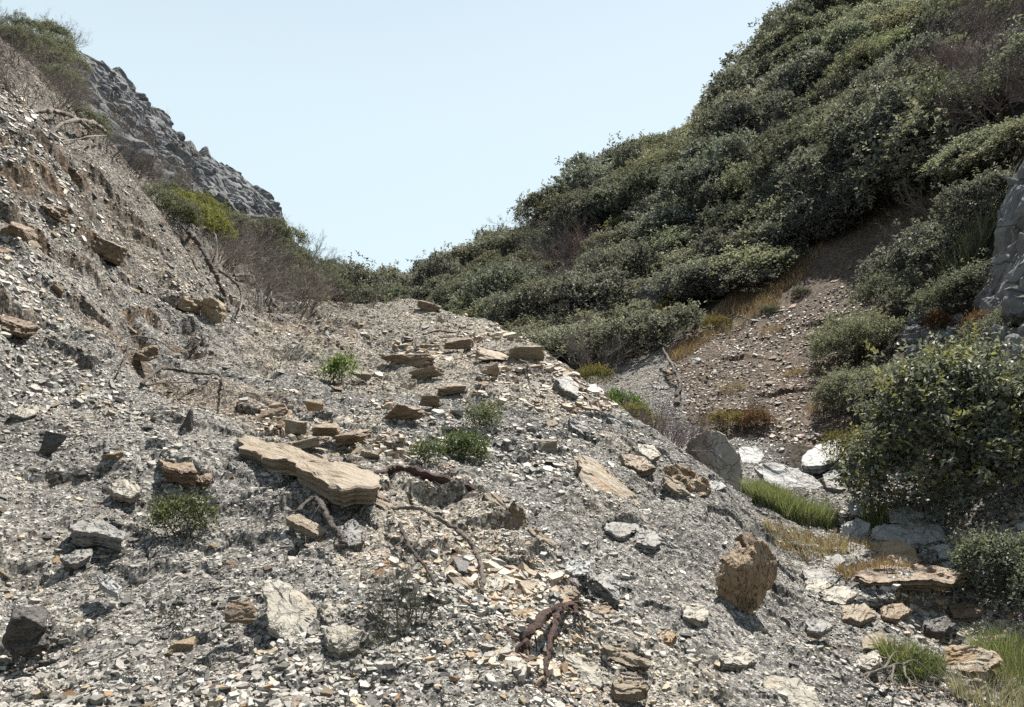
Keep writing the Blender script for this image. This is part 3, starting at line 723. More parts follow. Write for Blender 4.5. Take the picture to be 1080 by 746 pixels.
# ------------------------------------------------------------------ scree: the countless small chips
PAL = np.array([(.36,.35,.335), (.25,.245,.23), (.42,.41,.39), (.12,.115,.108), (.05,.048,.045), (.37,.30,.21), (.25,.155,.085), (.54,.53,.50)])
PAL = PAL * np.array([.74, .708, .65])
W_GREY = np.array([.25,.22,.20,.14,.10,.05,.015,.04]); W_TAN = np.array([.17,.16,.10,.09,.05,.31,.10,.02]); W_SOIL = np.array([.16,.20,.08,.14,.06,.24,.11,.01])
PALB = np.array([(.22,.19,.165), (.17,.13,.10), (.23,.205,.18), (.11,.09,.075), (.07,.055,.045), (.22,.17,.12), (.17,.115,.075), (.26,.235,.21)])
PALB = PALB * np.array([.60, .57, .53])
def chips(name, n, seed, med, sig, rr, lo=.0032, mx=.15, tilt=.30, thick=(.10, .30), keepfun=None, k=5, azr=(-.70, .72), pal=None, cap=.022):
    r = np.random.default_rng(seed)
    az = r.uniform(azr[0], azr[1], n * 14); R = np.exp(r.uniform(math.log(rr[0]), math.log(rr[1]), n * 14))
    x, y = np.sin(az) * R, np.cos(az) * R
    e = .02; sw = (H0(x * (1 + e), y * (1 + e)) - H0(x, y)) / (e * R) - H0(x, y) / R          # as dense as the slope turns to the eye
    kp = r.uniform(0, 1, len(x)) < np.clip(sw, .20, .9) / .9 * (.55 + .45 * sstep(3, 9, R)); x, y, R = [q[kp][:n * 3] for q in (x, y, R)]
    bank, tan, hill = zones(x, y)
    w = (1 - hill) * (1 - .55 * bank) * (.45 + .55 * sstep(-.35, .25, fbm2(x * 1.1, y * 1.1, seed + 1, 3)))
    kp = r.uniform(0, 1, len(x)) < w
    if keepfun is not None: kp &= keepfun(x, y)
    x, y, R, bank, tan = [q[kp][:n] for q in (x, y, R, bank, tan)]; n = len(x)
    z = Hd(x, y); Nn = normal(x, y, .12); st = np.linalg.norm(normal(x, y, .06, Hd)[:, :2], axis=1)
    s = np.clip(np.exp(r.normal(math.log(med), sig, n)) * (.62 + 1.0 * sstep(-.25, .4, fbm2(x * .8 + 3, y * .8, 77, 3))), lo * R + .002, np.minimum(mx, cap * R)) * (1 + .7 * (bank > .5))
    Nn = Nn + np.array([0, 0, .25]) + r.normal(0, 1, (n, 3)) * (tilt * r.uniform(.3, 1.5, (n, 1))); Nn /= np.linalg.norm(Nn, axis=1, keepdims=True)
    A = rdir(r, n); A = A - Nn * (A * Nn).sum(1, keepdims=True); A /= np.linalg.norm(A, axis=1, keepdims=True); B = np.cross(Nn, A)
    th = (np.arange(k) * 2 * math.pi / k)[None] + r.uniform(-.45, .45, (n, k))
    rr_ = r.uniform(.65, 1.1, (n, k)); el = r.uniform(.38, .85, (n, 1))
    px, py = np.cos(th) * rr_ * s[:, None] * .5, np.sin(th) * rr_ * s[:, None] * .5 * el
    t = s * r.uniform(thick[0], thick[1], n)
    ins = r.uniform(.72, 1.0, (n, 1)); sh = r.normal(0, .06, (n, 2)) * s[:, None]
    C = np.stack([x, y, z], 1) + Nn * (t * r.uniform(-.15, .3, n))[:, None]
    C[st > .93] -= Nn[st > .93] * .06      # none sticks to the little scarps
    tz = (r.normal(0, .12, (n, k))) * t[:, None]
    bot = C[:, None] + px[..., None] * A[:, None] + py[..., None] * B[:, None] - Nn[:, None] * (t * .6)[:, None, None]
    top = C[:, None] + (px * ins + sh[:, :1])[..., None] * A[:, None] + (py * ins + sh[:, 1:])[..., None] * B[:, None] + Nn[:, None] * (t[:, None] * .6 + tz)[..., None]
    V = np.concatenate([bot, top], 1).reshape(-1, 3); b = (np.arange(n) * 2 * k)[:, None]
    Fs = np.concatenate([b + np.array([[i, (i + 1) % k, k + (i + 1) % k, k + i]]) for i in range(k)])
    Ft = b + np.arange(k, 2 * k)[None]
    u = r.uniform(0, 1, n); which = np.zeros(n, int)
    tn = r.uniform(0, 1, n) < (tan * 1.7 + .25 * sstep(.7, 1.6, z) * (x < -1) + .5 * sstep(.1, .5, fbm2(x * 1.3, y * 1.3, 47, 4)))
    for mask, ww in ((~tn, W_GREY), (tn, W_TAN)): which[mask] = np.searchsorted(np.cumsum(ww / ww.sum()), u[mask])
    which = np.minimum(which, 7)
    bm_ = bank > .5
    c = PAL[which]; ws = np.minimum(np.searchsorted(np.cumsum(W_SOIL / W_SOIL.sum()), u), 7); c = np.where(bm_[:, None], PALB[ws], c)
    if pal is not None: c = np.array(pal)[r.integers(0, len(pal), n)]
    c = c * r.uniform(.8, 1.2, (n, 1))
    o = obj(name, make_mesh(name, V, [Fs, Ft], np.repeat(c, 2 * k, 0)), M['scree']); o['kind'] = 'stuff'
    return tag(o, None)
build_light(); build_ground()
chips('scree_gravel', 130000, 101, .013, .5, (1.7, 17), tilt=.34, lo=.0028); chips('scree_chips', 75000, 102, .028, .45, (1.8, 17), mx=.12, tilt=.27)
chips('scree_plates', 5200, 103, .065, .30, (2.0, 16), mx=.17, tilt=.22, thick=(.10, .22), k=7)
Z_SPILL = wpoly([(395,362),(470,340),(540,345),(600,385),(640,425),(590,440),(500,420),(450,450),(400,500),(330,470),(255,455),(300,420),(390,420)])
Z_SPILL2 = wpoly([(400,540),(470,560),(560,600),(700,660),(720,700),(560,728),(480,690),(420,610)])
TANP = [(.26,.20,.135), (.30,.245,.175), (.21,.145,.085), (.33,.285,.22), (.17,.12,.08), (.25,.23,.20)]
for q, (zn, n, ar, rr, md) in enumerate(((Z_SPILL, 4500, (-.37, .14), (4.2, 15), .085), (Z_SPILL2, 1300, (-.2, .26), (2.9, 5.6), .06))):
    chips('tan_shale', n, 110 + q, md, .45, rr, mx=.26, tilt=.32, thick=(.12, .32), k=7, pal=TANP, azr=ar, cap=.03,
          keepfun=lambda x, y, z=zn: inpoly(x + .25 * fbm2(x * 2, y * 2, 83), y + .4 * fbm2(x * 2, y * 2, 84), z) & (fbm2(x * 1.4, y * 1.4, 85, 3) > -.12))
# ------------------------------------------------------------------ the rocks one can name
slab([(247,461),(262,459),(300,469),(345,483),(388,496),(402,507),(394,514),(362,517),(335,504),(300,487),(270,477),(254,471)], 'long tan slab jutting over a dark hollow in the middle of the scree', 'tan', .11, n=(.05,-.2,1), lift=.06, face=.0, taper=.3, rough=.022, lam=.3, edge=.1, Y=5.3)
slab([(277,612),(290,609),(304,615),(346,652),(340,668),(328,683),(305,676),(284,661),(281,640)], 'large cracked pale slab lying flat on the lower scree', 'pale', .05, face=.3, lift=.02, seed=5)
slab([(335,638),(350,632),(362,636),(366,650),(352,658),(341,655)], 'small pale block touching the upper end of the large cracked slab', 'pale', .06, face=.3, lift=.03)
slab([(342,660),(362,657),(384,666),(376,682),(358,686),(345,680)], 'pale broken block with a dark side just below the large cracked slab', 'pale', .07, face=.2, lift=.04)
slab([(609,478),(628,482),(646,496),(668,520),(691,549),(668,546),(650,542),(628,524),(613,500)], 'orange stained pointed slab lying down the mound slope', 'orange', .10, n=(.42,-.33,.9), face=.35, lift=.13, rough=.016, lam=.5)
slab([(636,545),(655,541),(678,550),(672,560),(655,566),(640,558)], 'grey rust edged slab under the foot of the orange slab', 'grey', .08, face=.1, lift=.05)
slab([(670,557),(692,560),(698,572),(690,577),(672,572)], 'flaky grey slab in shade below the orange slab', 'grey', .05, face=.1, lift=.05, lam=.6)
slab([(509,519),(523,521),(540,538),(556,558),(555,567),(545,560),(525,540)], 'thin straw coloured slab on edge above a shaded scoop', 'tan', .05, n=(.45,-.4,.8), face=.35, lift=.07)
slab([(557,556),(572,560),(588,573),(587,580),(570,572)], 'short straw coloured flake ending the thin slab line', 'tan', .04, n=(.4,-.4,.8), face=.3, lift=.06)
slab([(727,461),(742,456),(757,453),(766,458),(771,468),(781,480),(783,497),(781,512),(777,523),(764,520),(757,508),(748,496),(737,485),(733,474)], 'grey boulder with a lit top standing at the gully edge', 'boulder', .5, n=(-.15,-.9,.42), lift=.28, face=.0, taper=-.05, lam=.08, rough=.03, name='boulder', cat='boulder', edge=.035, at=(770,512), seed=12)
boulder((757,567,817,649), 'big layered tan boulder with cracked face low on the mound', 'layered', .30, 34, 26, .09, .14, rot=(.1,.45,.4), boxy=.3)
slab([(780,563),(790,561),(812,584),(817,600),(806,596),(790,580)], 'brown slab leaning on top of the layered tan boulder', 'brown', .06, n=(.75,-.25,.6), face=.5, lift=.12)
slab([(756,592),(778,571),(783,578),(770,592),(760,600)], 'narrow brown slab leaning on the bank side of the layered boulder', 'brown', .06, n=(-.3,-.5,.8), face=.3, lift=.05)
slab([(750,614),(768,614),(785,626),(784,634),(768,630),(753,622)], 'dark rounded slab wedged under the layered tan boulder', 'dark', .06, n=(-.1,-.5,.8), face=.3, lift=.03)
slab([(796,490),(815,487),(838,491),(862,505),(884,528),(880,537),(850,537),(830,522),(808,508)], 'largest white water-worn rock sloping down the gully floor', 'white', .12, n=(.0,-.5,.9), face=.2, lift=.06, rough=.02)
slab([(845,482),(862,468),(882,464),(892,470),(886,484),(866,492),(848,491)], 'flat topped white rock at the head of the gully under the shrubs', 'white', .16, n=(0,-.3,1), face=.12, lift=.12)
slab([(778,472),(797,470),(806,480),(800,490),(782,488)], 'white rock behind the grey boulder in the gully', 'white', .1, face=.1, lift=.05)
slab([(866,500),(880,494),(893,505),(890,517),(872,514)], 'rounded grey stone beside the white gully rocks', 'grey', .12, face=.2, lift=.08)
slab([(889,552),(905,547),(918,552),(916,566),(900,572),(890,563)], 'white streaked cube of rock beside the gully sprigs', 'white', .14, n=(0,-.6,.8), face=.2, lift=.06)
slab([(918,556),(945,551),(970,549),(990,555),(1000,572),(975,573),(948,570),(925,568)], 'pale ledge rock spanning the gully below the big shrub', 'white', .13, n=(0,-.4,.9), face=.15, lift=.09, rough=.02)
slab([(919,573),(940,570),(966,576),(968,590),(940,596),(922,588)], 'tan stained ledge rock just below the pale ledge', 'orange', .10, n=(0,-.5,.9), face=.25, lift=.05)
slab([(898,603),(925,597),(980,599),(1030,605),(1022,611),(1000,613),(960,612),(918,609)], 'thin grey lip of rock over the black hollow in the gully', 'brown', .07, n=(.03,-.12,1), face=.0, lift=-.02, rough=.03, edge=.11, lam=.6, Y=5.7)
slab([(992,592),(1010,590),(1035,606),(1030,616),(1005,612)], 'pale block at the gully end of the dark hollow', 'pale', .1, face=.1, lift=.08)
slab([(955,628),(975,618),(1000,622),(990,632),(965,636)], 'grey stone inside the shaded gully hollow', 'grey', .08, face=.1, lift=.04)
slab([(992,690),(1005,684),(1030,682),(1050,690),(1055,700),(1040,708),(1012,708),(995,703)], 'wide flat tan stone by the bottom of the gully', 'orange', .12, n=(0,-.4,.9), face=.2, lift=.12, rough=.012, lam=.5)
slab([(1005,728),(1012,719),(1035,716),(1043,721),(1030,733),(1012,739)], 'oval speckled stone leaning below the wide flat tan stone', 'tan', .07, n=(.1,-.7,.7), face=.2, lift=.06)
slab([(803,720),(815,713),(838,714),(860,728),(868,748),(840,760),(812,755)], 'smooth pale grey slab cut by the bottom edge of the picture', 'pale', .1, face=.4, lift=.04)
slab([(635,682),(650,680),(668,687),(684,696),(685,703),(668,703),(645,694)], 'tan wedge stone below the red brown root', 'tan', .08, n=(.25,-.35,.9), face=.15, lift=.05)
slab([(632,657),(655,661),(676,662),(677,676),(662,683),(645,670)], 'pale block beside the frayed end of the red root', 'pale', .07, n=(.1,-.4,.9), face=.25, lift=.06)
slab([(718,640),(735,635),(748,641),(747,651),(738,657),(722,650)], 'lone tan grey block on the smooth gravel below the orange slab', 'pale', .06, face=.2, lift=.05)
slab([(596,594),(612,589),(623,592),(621,603),(608,606),(598,603)], 'bluish white stone at the top of the shaded scoop', 'white', .06, face=.2, lift=.06)
slab([(622,603),(640,603),(655,616),(652,630),(640,622),(626,614)], 'grey flaky ledge along the shaded scoop', 'grey', .08, face=.15, lift=.06, lam=.6)
slab([(592,692),(612,690),(632,700),(640,722),(622,727),(604,716)], 'flat pale slab beside the hanging red root', 'pale', .05, face=.4, lift=.02)
slab([(470,604),(483,604),(492,612),(515,630),(545,640),(562,660),(548,664),(520,652),(490,634)], 'long warm tan slab under the arched bare branch', 'tan', .07, n=(.2,-.45,.85), face=.3, lift=.06)
slab([(533,648),(560,641),(582,650),(574,664),(556,670),(540,660)], 'rusty tan slab behind the bend of the red root', 'orange', .06, face=.3, lift=.05)
boulder((399,373,458,390), 'log shaped tan slab lying across the middle of the path', 'brown', .3, 61, 14, .07, .08, rot=(.1,.06,.1), boxy=.5, name='flat_rock', cat='rock')
boulder((368,391,392,402), 'tan brick shaped stone beside the green path plant', 'tan', .12, 41, 13, .07, rot=(.2,.1,.3), boxy=.6)
boulder((311,396,336,407), 'tan brick shaped stone on the path, bank side of the green plant', 'tan', .10, 42, 13, .07, rot=(-.1,.1,.5), boxy=.6)
slab([(421,403),(431,399),(439,400),(440,411),(433,418),(421,416)], 'upright tan block standing at the edge of the path', 'tan', .08, n=(.1,-.8,.5), lift=.05, face=0., seed=43)
boulder((440,317,466,330), 'tan brown block on the crest of the path', 'brown', .25, 44, 13, .07, rot=(.1,.25,.4), boxy=.6)
slab([(585,399),(598,396),(612,406),(610,418),(596,412)], 'pale grey block with dark underside near the top of the mound', 'grey', .10, n=(.3,-.2,1), face=.15, lift=.07)
boulder((41,455,68,484), 'upright dark wedge standing on the open scree', 'dark', .06, 45, 7, .03, rot=(0,.5,.2), boxy=.5)
boulder((187,431,203,460), 'dark stake-like stone standing on end', 'dark', .05, 46, 9, .05, boxy=.8)
boulder((6,640,50,681), 'big dark grey block on the lower bank side scree', 'dark', .16, 47, 22, .09, rot=(.1,.2,.6), boxy=.4)
slab([(4,672),(30,662),(52,668),(50,678),(25,686),(6,683)], 'rust dark slab under the big dark grey block', 'dark', .06, n=(0,-.5,.8), face=.1, lift=.03)
slab([(72,554),(90,545),(112,549),(132,561),(128,567),(100,562),(78,562)], 'grey slab with a deep shadow under its front', 'grey', .08, n=(0,-.15,1), face=.1, lift=.06)
slab([(62,586),(80,579),(98,579),(96,586),(82,595),(68,593)], 'flat grey stone just below the deeply shadowed slab', 'grey', .035, face=.1, lift=.05)
slab([(102,607),(116,606),(128,618),(124,626),(108,619)], 'small bright white quartz lump on the lower scree', 'white', .04, face=.3, lift=.03)
slab([(10,437),(22,427),(42,427),(40,437),(26,442)], 'pale yellow flat stone alone on the upper scree', 'pale', .03, face=.3, lift=.04)
slab([(114,512),(128,503),(144,508),(151,517),(138,523),(120,520)], 'white yellow lump above the grey shadowed slab', 'pale', .06, face=.2, lift=.05)
slab([(166,484),(184,478),(200,485),(208,497),(192,498),(172,492)], 'brown slab with a mate on the scree above the dark tuft', 'brown', .09, n=(.1,-.2,1), face=.0, lift=.06)
slab([(198,496),(215,492),(226,501),(218,508),(202,505)], 'rust brown block leaning on the brown slab', 'brown', .08, n=(.1,-.3,1), face=.1, lift=.04)
boulder((240,634,271,658), 'brown lump with dark face bank side of the cracked slab', 'brown', .1, 48, 12, .09, rot=(.3,.2,.5), boxy=.5)
slab([(38,716),(48,713),(56,720),(53,727),(43,728)], 'tiny pale yellow stone near the bottom corner of the scree', 'pale', .03, face=.3, lift=.03)
slab([(301,545),(315,540),(335,551),(346,560),(335,563),(312,553)], 'rounded tan stone beside the dark curved root', 'tan', .06, face=.2, lift=.04)
slab([(355,556),(372,548),(386,556),(385,570),(368,575),(357,568)], 'blue grey flat stone in the shade of the long slab', 'grey', .05, face=.4, lift=.02)
slab([(386,522),(400,519),(420,535),(418,542),(405,536)], 'tan wedge under the tip of the long slab', 'tan', .06, n=(.3,-.4,.9), face=.1, lift=.03)
slab([(530,540),(541,531),(551,536),(556,552),(552,566),(540,570),(531,558)], 'brown earthy lump of rock at the bank of the scoop', 'brown', .12, n=(0,-.8,.5), lift=.04, face=.0, taper=.1, rough=.02, seed=49)
slab([(700,492),(718,487),(738,498),(752,514),(745,524),(726,518),(708,505)], 'crumbly golden brown lump on the mound edge', 'layered', .14, n=(.3,-.5,.8), lift=.07, face=.1, rough=.05, lam=.5, taper=.4)
slab([(655,478),(680,482),(692,494),(676,497),(660,490)], 'brown ribbed stone above the orange slab', 'brown', .07, n=(.3,-.3,.9), face=.1, lift=.05)
slab([(672,468),(690,470),(697,480),(688,484),(674,477)], 'straw pale stone at the top of the brown ribbed stone', 'pale', .06, n=(.3,-.3,.9), face=.1, lift=.06)
boulder((563,464,588,477), 'bowl shaped tan stone midway down the mound', 'tan', .12, 51, 16, .05)
slab([(745,508),(760,506),(767,513),(756,517),(746,514)], 'flat whitish stone at the foot of the grey boulder', 'white', .03, face=.1, lift=.05)
slab([(540,655),(560,668),(555,676),(538,668)], 'dark tan chip beside the red root', 'brown', .03, face=.2, lift=.03)
slab([(826,498),(842,494),(850,504),(840,512),(828,508)], 'small white rock lying on the largest white gully rock', 'white', .06, face=.15, lift=.06)
slab([(896,572),(912,574),(916,584),(902,588),(893,580)], 'grey brown stone in the dry grass below the white streaked cube', 'grey', .08, face=.2, lift=.05)
slab([(845,600),(870,598),(890,606),(880,614),(852,612)], 'flat grey slab at the lower end of the dry golden grass', 'grey', .05, face=.2, lift=.03)
slab([(868,622),(892,617),(905,626),(890,636),(870,633)], 'flat pale slab on the stony slope below the gully grass', 'pale', .05, face=.2, lift=.03)
slab([(888,640),(912,636),(925,648),(905,656),(890,652)], 'pale tan slab on the slope beside the black hollow', 'tan', .06, face=.2, lift=.03)
slab([(908,672),(930,664),(940,676),(925,686),(910,684)], 'tan stone between the slope slabs and the bright grass clump', 'tan', .06, face=.2, lift=.03)
slab([(930,640),(952,634),(962,644),(948,652),(932,650)], 'brown grey stone at the gully side of the pale tan slab', 'brown', .06, face=.2, lift=.03)
slab([(905,690),(925,688),(932,698),(918,706),(904,702)], 'pale stone under the bright grass clump', 'pale', .06, face=.2, lift=.03)
slab([(850,655),(872,650),(880,660),(866,668),(852,664)], 'grey slab on the slope, bank side of the pale tan slab', 'grey', .05, face=.2, lift=.03)
slab([(930,588),(955,583),(972,590),(962,599),(938,598)], 'tan block sitting on the brown lip over the black hollow', 'tan', .10, face=.15, lift=.08)
slab([(985,575),(1008,572),(1022,582),(1010,592),(990,588)], 'grey white block under the big shrub beside the pale ledge', 'white', .12, face=.2, lift=.1)
slab([(868,588),(885,583),(893,592),(882,600),(868,597)], 'small grey boulder in the dry golden grass', 'grey', .08, face=.2, lift=.06)
slab([(1000,640),(1022,634),(1040,642),(1030,652),(1006,650)], 'brown stone on the far side of the black hollow', 'brown', .08, face=.2, lift=.05)
slab([(975,655),(998,650),(1008,658),(996,666),(978,664)], 'dark slab in front of the black hollow', 'dark', .07, face=.2, lift=.05)
boulder((430,385,470,402), 'flat tan stone just below the log shaped slab', 'tan', 0.28, 832, 12, .07, .06, rot=(-0.14,-0.25,-0.35), boxy=.45, name='flat_rock', cat='rock')
boulder((500,366,538,382), 'orange brown block on the path shoulder by the orange brown branch', 'orange', 0.26, 882, 12, .07, .06, rot=(0.18,0.31,0.08), boxy=.45, name='flat_rock', cat='rock')
boulder((505,383,527,398), 'orange brown cube on the path shoulder, the lower of two', 'orange', 0.15, 903, 12, .07, .06, rot=(-0.21,0.24,-0.22), boxy=.45, name='flat_rock', cat='rock')
boulder((535,364,575,381), 'tan slab at the top edge of the mound beside the short dark stick', 'tan', 0.28, 916, 12, .07, .06, rot=(-0.22,-0.06,0.19), boxy=.45, name='flat_rock', cat='rock')
boulder((468,356,500,369), 'thin brown slab on the upper path', 'brown', 0.22, 837, 12, .07, .06, rot=(0.30,-0.08,0.09), boxy=.45, name='flat_rock', cat='rock')
boulder((462,404,492,418), 'tan stone at the edge of the path below the upright tan block', 'brown', 0.21, 880, 12, .07, .06, rot=(0.06,-0.30,0.31), boxy=.45, name='flat_rock', cat='rock')
boulder((442,417,466,430), 'tan brown stone on the path below the upright block', 'brown', 0.17, 872, 12, .07, .06, rot=(-0.08,-0.04,-0.05), boxy=.45, name='flat_rock', cat='rock')
boulder((298,442,325,459), 'rounded tan stone above the long tan slab', 'tan', 0.19, 757, 12, .07, .06, rot=(-0.18,0.10,-0.32), boxy=.45, name='flat_rock', cat='rock')
boulder((268,430,302,444), 'slab on the bank side of the tan debris', 'brown', 0.24, 712, 12, .07, .06, rot=(0.15,0.02,-0.18), boxy=.45, name='flat_rock', cat='rock')
boulder((330,447,360,462), 'tan brown block in the debris beyond the long slab', 'brown', 0.21, 792, 12, .07, .06, rot=(0.27,0.08,0.43), boxy=.45, name='flat_rock', cat='rock')
boulder((352,453,392,470), 'dark brown slab in the debris beyond the long slab', 'brown', 0.28, 822, 12, .07, .06, rot=(0.23,-0.25,-0.44), boxy=.45, name='flat_rock', cat='rock')
boulder((310,460,348,476), 'flat tan slab lying against the upper side of the long slab', 'tan', 0.26, 786, 12, .07, .06, rot=(0.03,-0.22,-0.24), boxy=.45, name='flat_rock', cat='rock')
boulder((283,424,304,436), 'ochre stone at the top of the tan debris', 'orange', 0.15, 719, 12, .07, .06, rot=(0.13,-0.25,0.03), boxy=.45, name='flat_rock', cat='rock')
boulder((320,421,343,434), 'ochre block beside the ochre stone in the tan debris', 'orange', 0.16, 754, 12, .07, .06, rot=(-0.03,0.09,-0.06), boxy=.45, name='flat_rock', cat='rock')
boulder((378,474,402,490), 'small tan block at the tip side of the long slab', 'tan', 0.17, 868, 12, .07, .06, rot=(-0.29,0.15,0.20), boxy=.45, name='flat_rock', cat='rock')
boulder((400,426,448,446), 'long flat brown slab midway between path and thick red root', 'brown', 0.33, 846, 12, .07, .06, rot=(-0.12,-0.17,0.31), boxy=.45, name='flat_rock', cat='rock')
slab([(505,610),(525,605),(537,614),(528,625),(510,622)], 'pale tan slab beside the end of the arched branch', 'pale', .07, lift=.05,face=.25)
slab([(580,622),(602,617),(612,626),(598,634),(583,632)], 'tan stone at the lower rim of the shaded scoop', 'tan', .07, lift=.05,face=.2)
slab([(618,642),(640,636),(652,645),(640,652),(622,650)], 'brown slab between the shaded scoop and the red root', 'brown', .07, lift=.05,face=.2)
slab([(510,690),(535,683),(548,692),(538,702),(516,700)], 'ochre slab at the bank side foot of the hanging red root', 'orange', .07, lift=.05,face=.25)
slab([(484,672),(503,668),(512,676),(500,684),(487,682)], 'tan slab near the lower end of the trailing root', 'tan', .07, lift=.05,face=.25)
slab([(645,718),(672,712),(688,722),(670,732),(650,730)], 'broad tan slab below the tan wedge stone', 'tan', .07, lift=.05,face=.25)
slab([(692,668),(706,662),(716,670),(708,678),(695,676)], 'small tan block gully side of the pale block by the red root', 'orange', .07, lift=.05,face=.2)
slab([(760,690),(785,683),(800,692),(788,702),(765,700)], 'grey tan slab low on the smooth gravel slope', 'pale', .07, lift=.04,face=.25)
slab([(690,560),(712,566),(728,582),(715,582),(698,572)], 'thin grey slab on edge gully side of the flaky grey slab', 'grey', .07, n=(.4,-.35,.8),lift=.05,face=.2)
slab([(700,500),(716,508),(728,522),(716,520),(702,510)], 'ribbed tan flake just below the crumbly golden lump', 'tan', .07, n=(.4,-.35,.8),lift=.05,face=.2)
slab([(600,440),(618,447),(632,460),(620,460),(604,450)], 'grey flake on edge high on the mound', 'grey', .07, n=(.4,-.35,.8),lift=.06,face=.2)
slab([(640,440),(655,445),(664,456),(652,455)], 'grey blade of rock at the mound edge above the purple grey shrub', 'grey', .07, n=(.4,-.35,.8),lift=.06,face=.2)
boulder((0,232,32,262), 'brown rock ledge sticking out of the left bank at the frame edge', 'brown', .5, 71, 18, .1, .1, rot=(.1,.3,.2), boxy=.5)
boulder((42,214,76,238), 'brown rock ledge uphill of the frame edge ledge on the left bank', 'brown', .5, 72, 18, .1, .1, rot=(.1,.4,.4), boxy=.5)
boulder((98,252,134,280), 'brown cracked rock ledge in the middle of the left bank', 'brown', .5, 73, 18, .1, .1, rot=(.1,.4,.3), boxy=.5)
boulder((188,312,212,330), 'small ochre ledge on the bank beside the bigger ochre block', 'orange', .4, 74, 18, .1, .1, rot=(.1,.3,.5), boxy=.5)
boulder((212,314,238,346), 'ochre block at the lower end of the left bank', 'orange', .4, 75, 18, .1, .1, rot=(.0,.2,.3), boxy=.5)
boulder((140,364,166,382), 'brown block at the bank foot behind the thin crooked twig', 'brown', .3, 76, 18, .1, .1, rot=(.1,.2,.3), boxy=.5)
boulder((4,334,40,358), 'brown ledge low on the left bank at the frame edge', 'brown', .4, 77, 18, .1, .1, rot=(.1,.3,.3), boxy=.5)
boulder((52,300,68,318), 'small grey brown cube of rock on the lower left bank', 'brown', .15, 78, 14, .08, .06, rot=(.1,.2,.5), boxy=.6)
slab([(893,530),(912,524),(930,531),(922,542),(900,542)], 'grey white boulder on the gully ledge behind the loose grass clump', 'white', .14, face=.2, lift=.12)
slab([(935,540),(958,534),(975,541),(962,550),(940,549)], 'white rock leaning on the back of the pale ledge', 'white', .14, face=.2, lift=.12)
slab([(1005,560),(1030,556),(1045,565),(1030,575),(1008,572)], 'tan rock under the leaves at the uphill end of the pale ledge', 'tan', .12, face=.2, lift=.1)
slab([(850,612),(868,609),(878,617),(864,625),(850,621)], 'small pale slab beside the flat grey slab below the golden grass', 'pale', .05, face=.2, lift=.03)
slab([(935,612),(952,615),(958,624),(942,627)], 'small pale stone in the mouth of the black hollow', 'pale', .06, face=.15, lift=.04)
# ------------------------------------------------------------------ wood: roots and branches
def branch(px, label, m, r, name='branch', cat='branch', seed=1, twigs=(), sides=11, bumpy=.17, hairs=0):
    """px: (u, v, lift); each point lies lift metres off the ground towards the viewer; r: radii; twigs: side shoots of the same wood"""
    def pts(q):
        out = []
        for u, v, l in q:
            P = hit(np.array([u]), np.array([v]))[0]; d = P / np.linalg.norm(P); nn = normal(P[0], P[1], .2)
            out.append(P - d * l * .6 + nn * (l * .4 + .02))
        return np.array(out)
    K = .72
    parts = [rough_tube(pts(px), [q * K for q in r] if isinstance(r, (list, tuple)) else [K * r * (1 - .55 * i / (len(px) - 1)) for i in range(len(px))], sides, seed, bumpy=bumpy)]
    for k, (tp, tr) in enumerate(twigs):
        parts.append(rough_tube(pts(tp), [K * tr * (1 - .7 * i / (len(tp) - 1)) for i in range(len(tp))], 6, seed + k + 1, bumpy=bumpy))
    if name in ('root', 'dead_branch') or hairs:                # rootlets
        r_ = np.random.default_rng(seed + 40); base = pts(px); rm = parts[0][0]
        for k in range(hairs or 7):
            p = base[r_.integers(len(base))] + r_.normal(0, .01, 3); d = rdir(r_, 1)[0] * np.array([1, .6, .5]) - np.array([0, .1, .35]); L = r_.uniform(.06, .16)
            parts.append(rough_tube(np.array([p, p + d * L * .5, p + d * L + r_.normal(0, .03, 3)]), [.004, .003, .0012], 4, seed + k, step=.02))
    V, F = join(parts); c = V.mean(0)
    return tag(obj(name, make_mesh(name, V - c, F, smooth=False), M[m], loc=c), label, cat)
branch([(412,548,.12),(440,556,.22),(470,573,.22),(492,592,.2),(504,612,.14),(507,632,.1),(503,638,.03)], 'bare grey branch arching down like a hook over the lower scree', 'drift', [.012,.016,.017,.016,.016,.016,.013], seed=2)
branch([(395,507,.05),(420,503,.09),(447,509,.10),(470,516,.10),(497,522,.05)], 'thick red brown root lying across the scree beyond the long tan slab', 'red', [.03,.042,.040,.036,.03], name='root', cat='root', seed=3)
branch([(546,699,.08),(556,686,.14),(572,668,.16),(590,656,.14),(606,648,.08),(614,650,.03)], 'frayed red brown root bent over and hanging down in front', 'red', [.030,.030,.027,.026,.022,.014], name='root', cat='root', seed=4, bumpy=.3,
       twigs=[([(586,660,.14),(580,680,.15),(574,703,.11),(573,724,.08),(570,738,.03)],.024), ([(600,650,.1),(606,662,.12),(612,672,.08)],.016), ([(604,650,.1),(616,660,.08),(628,668,.04)],.008), ([(603,651,.1),(611,668,.09),(616,684,.04)],.007), ([(572,726,.07),(562,735,.05),(555,742,.02)],.007)])
branch([(314,545,.04),(330,532,.05),(340,545,.08),(352,566,.07),(364,580,.03)], 'dark root curving out from under the long tan slab', 'darkwood', [.014,.02,.022,.02,.016], name='root', cat='root', seed=5)
branch([(420,560,.04),(432,590,.09),(446,606,.08),(462,628,.05),(480,634,.05),(500,645,.04),(530,665,.03)], 'long brown root trailing down past the arched bare branch', 'darkwood', .014, name='root', cat='root', seed=6,
       twigs=[([(432,588,.08),(442,574,.08),(436,562,.05)],.008), ([(428,575,.06),(414,585,.06),(402,582,.03)],.007), ([(440,600,.07),(430,612,.06),(425,626,.03)],.006)])
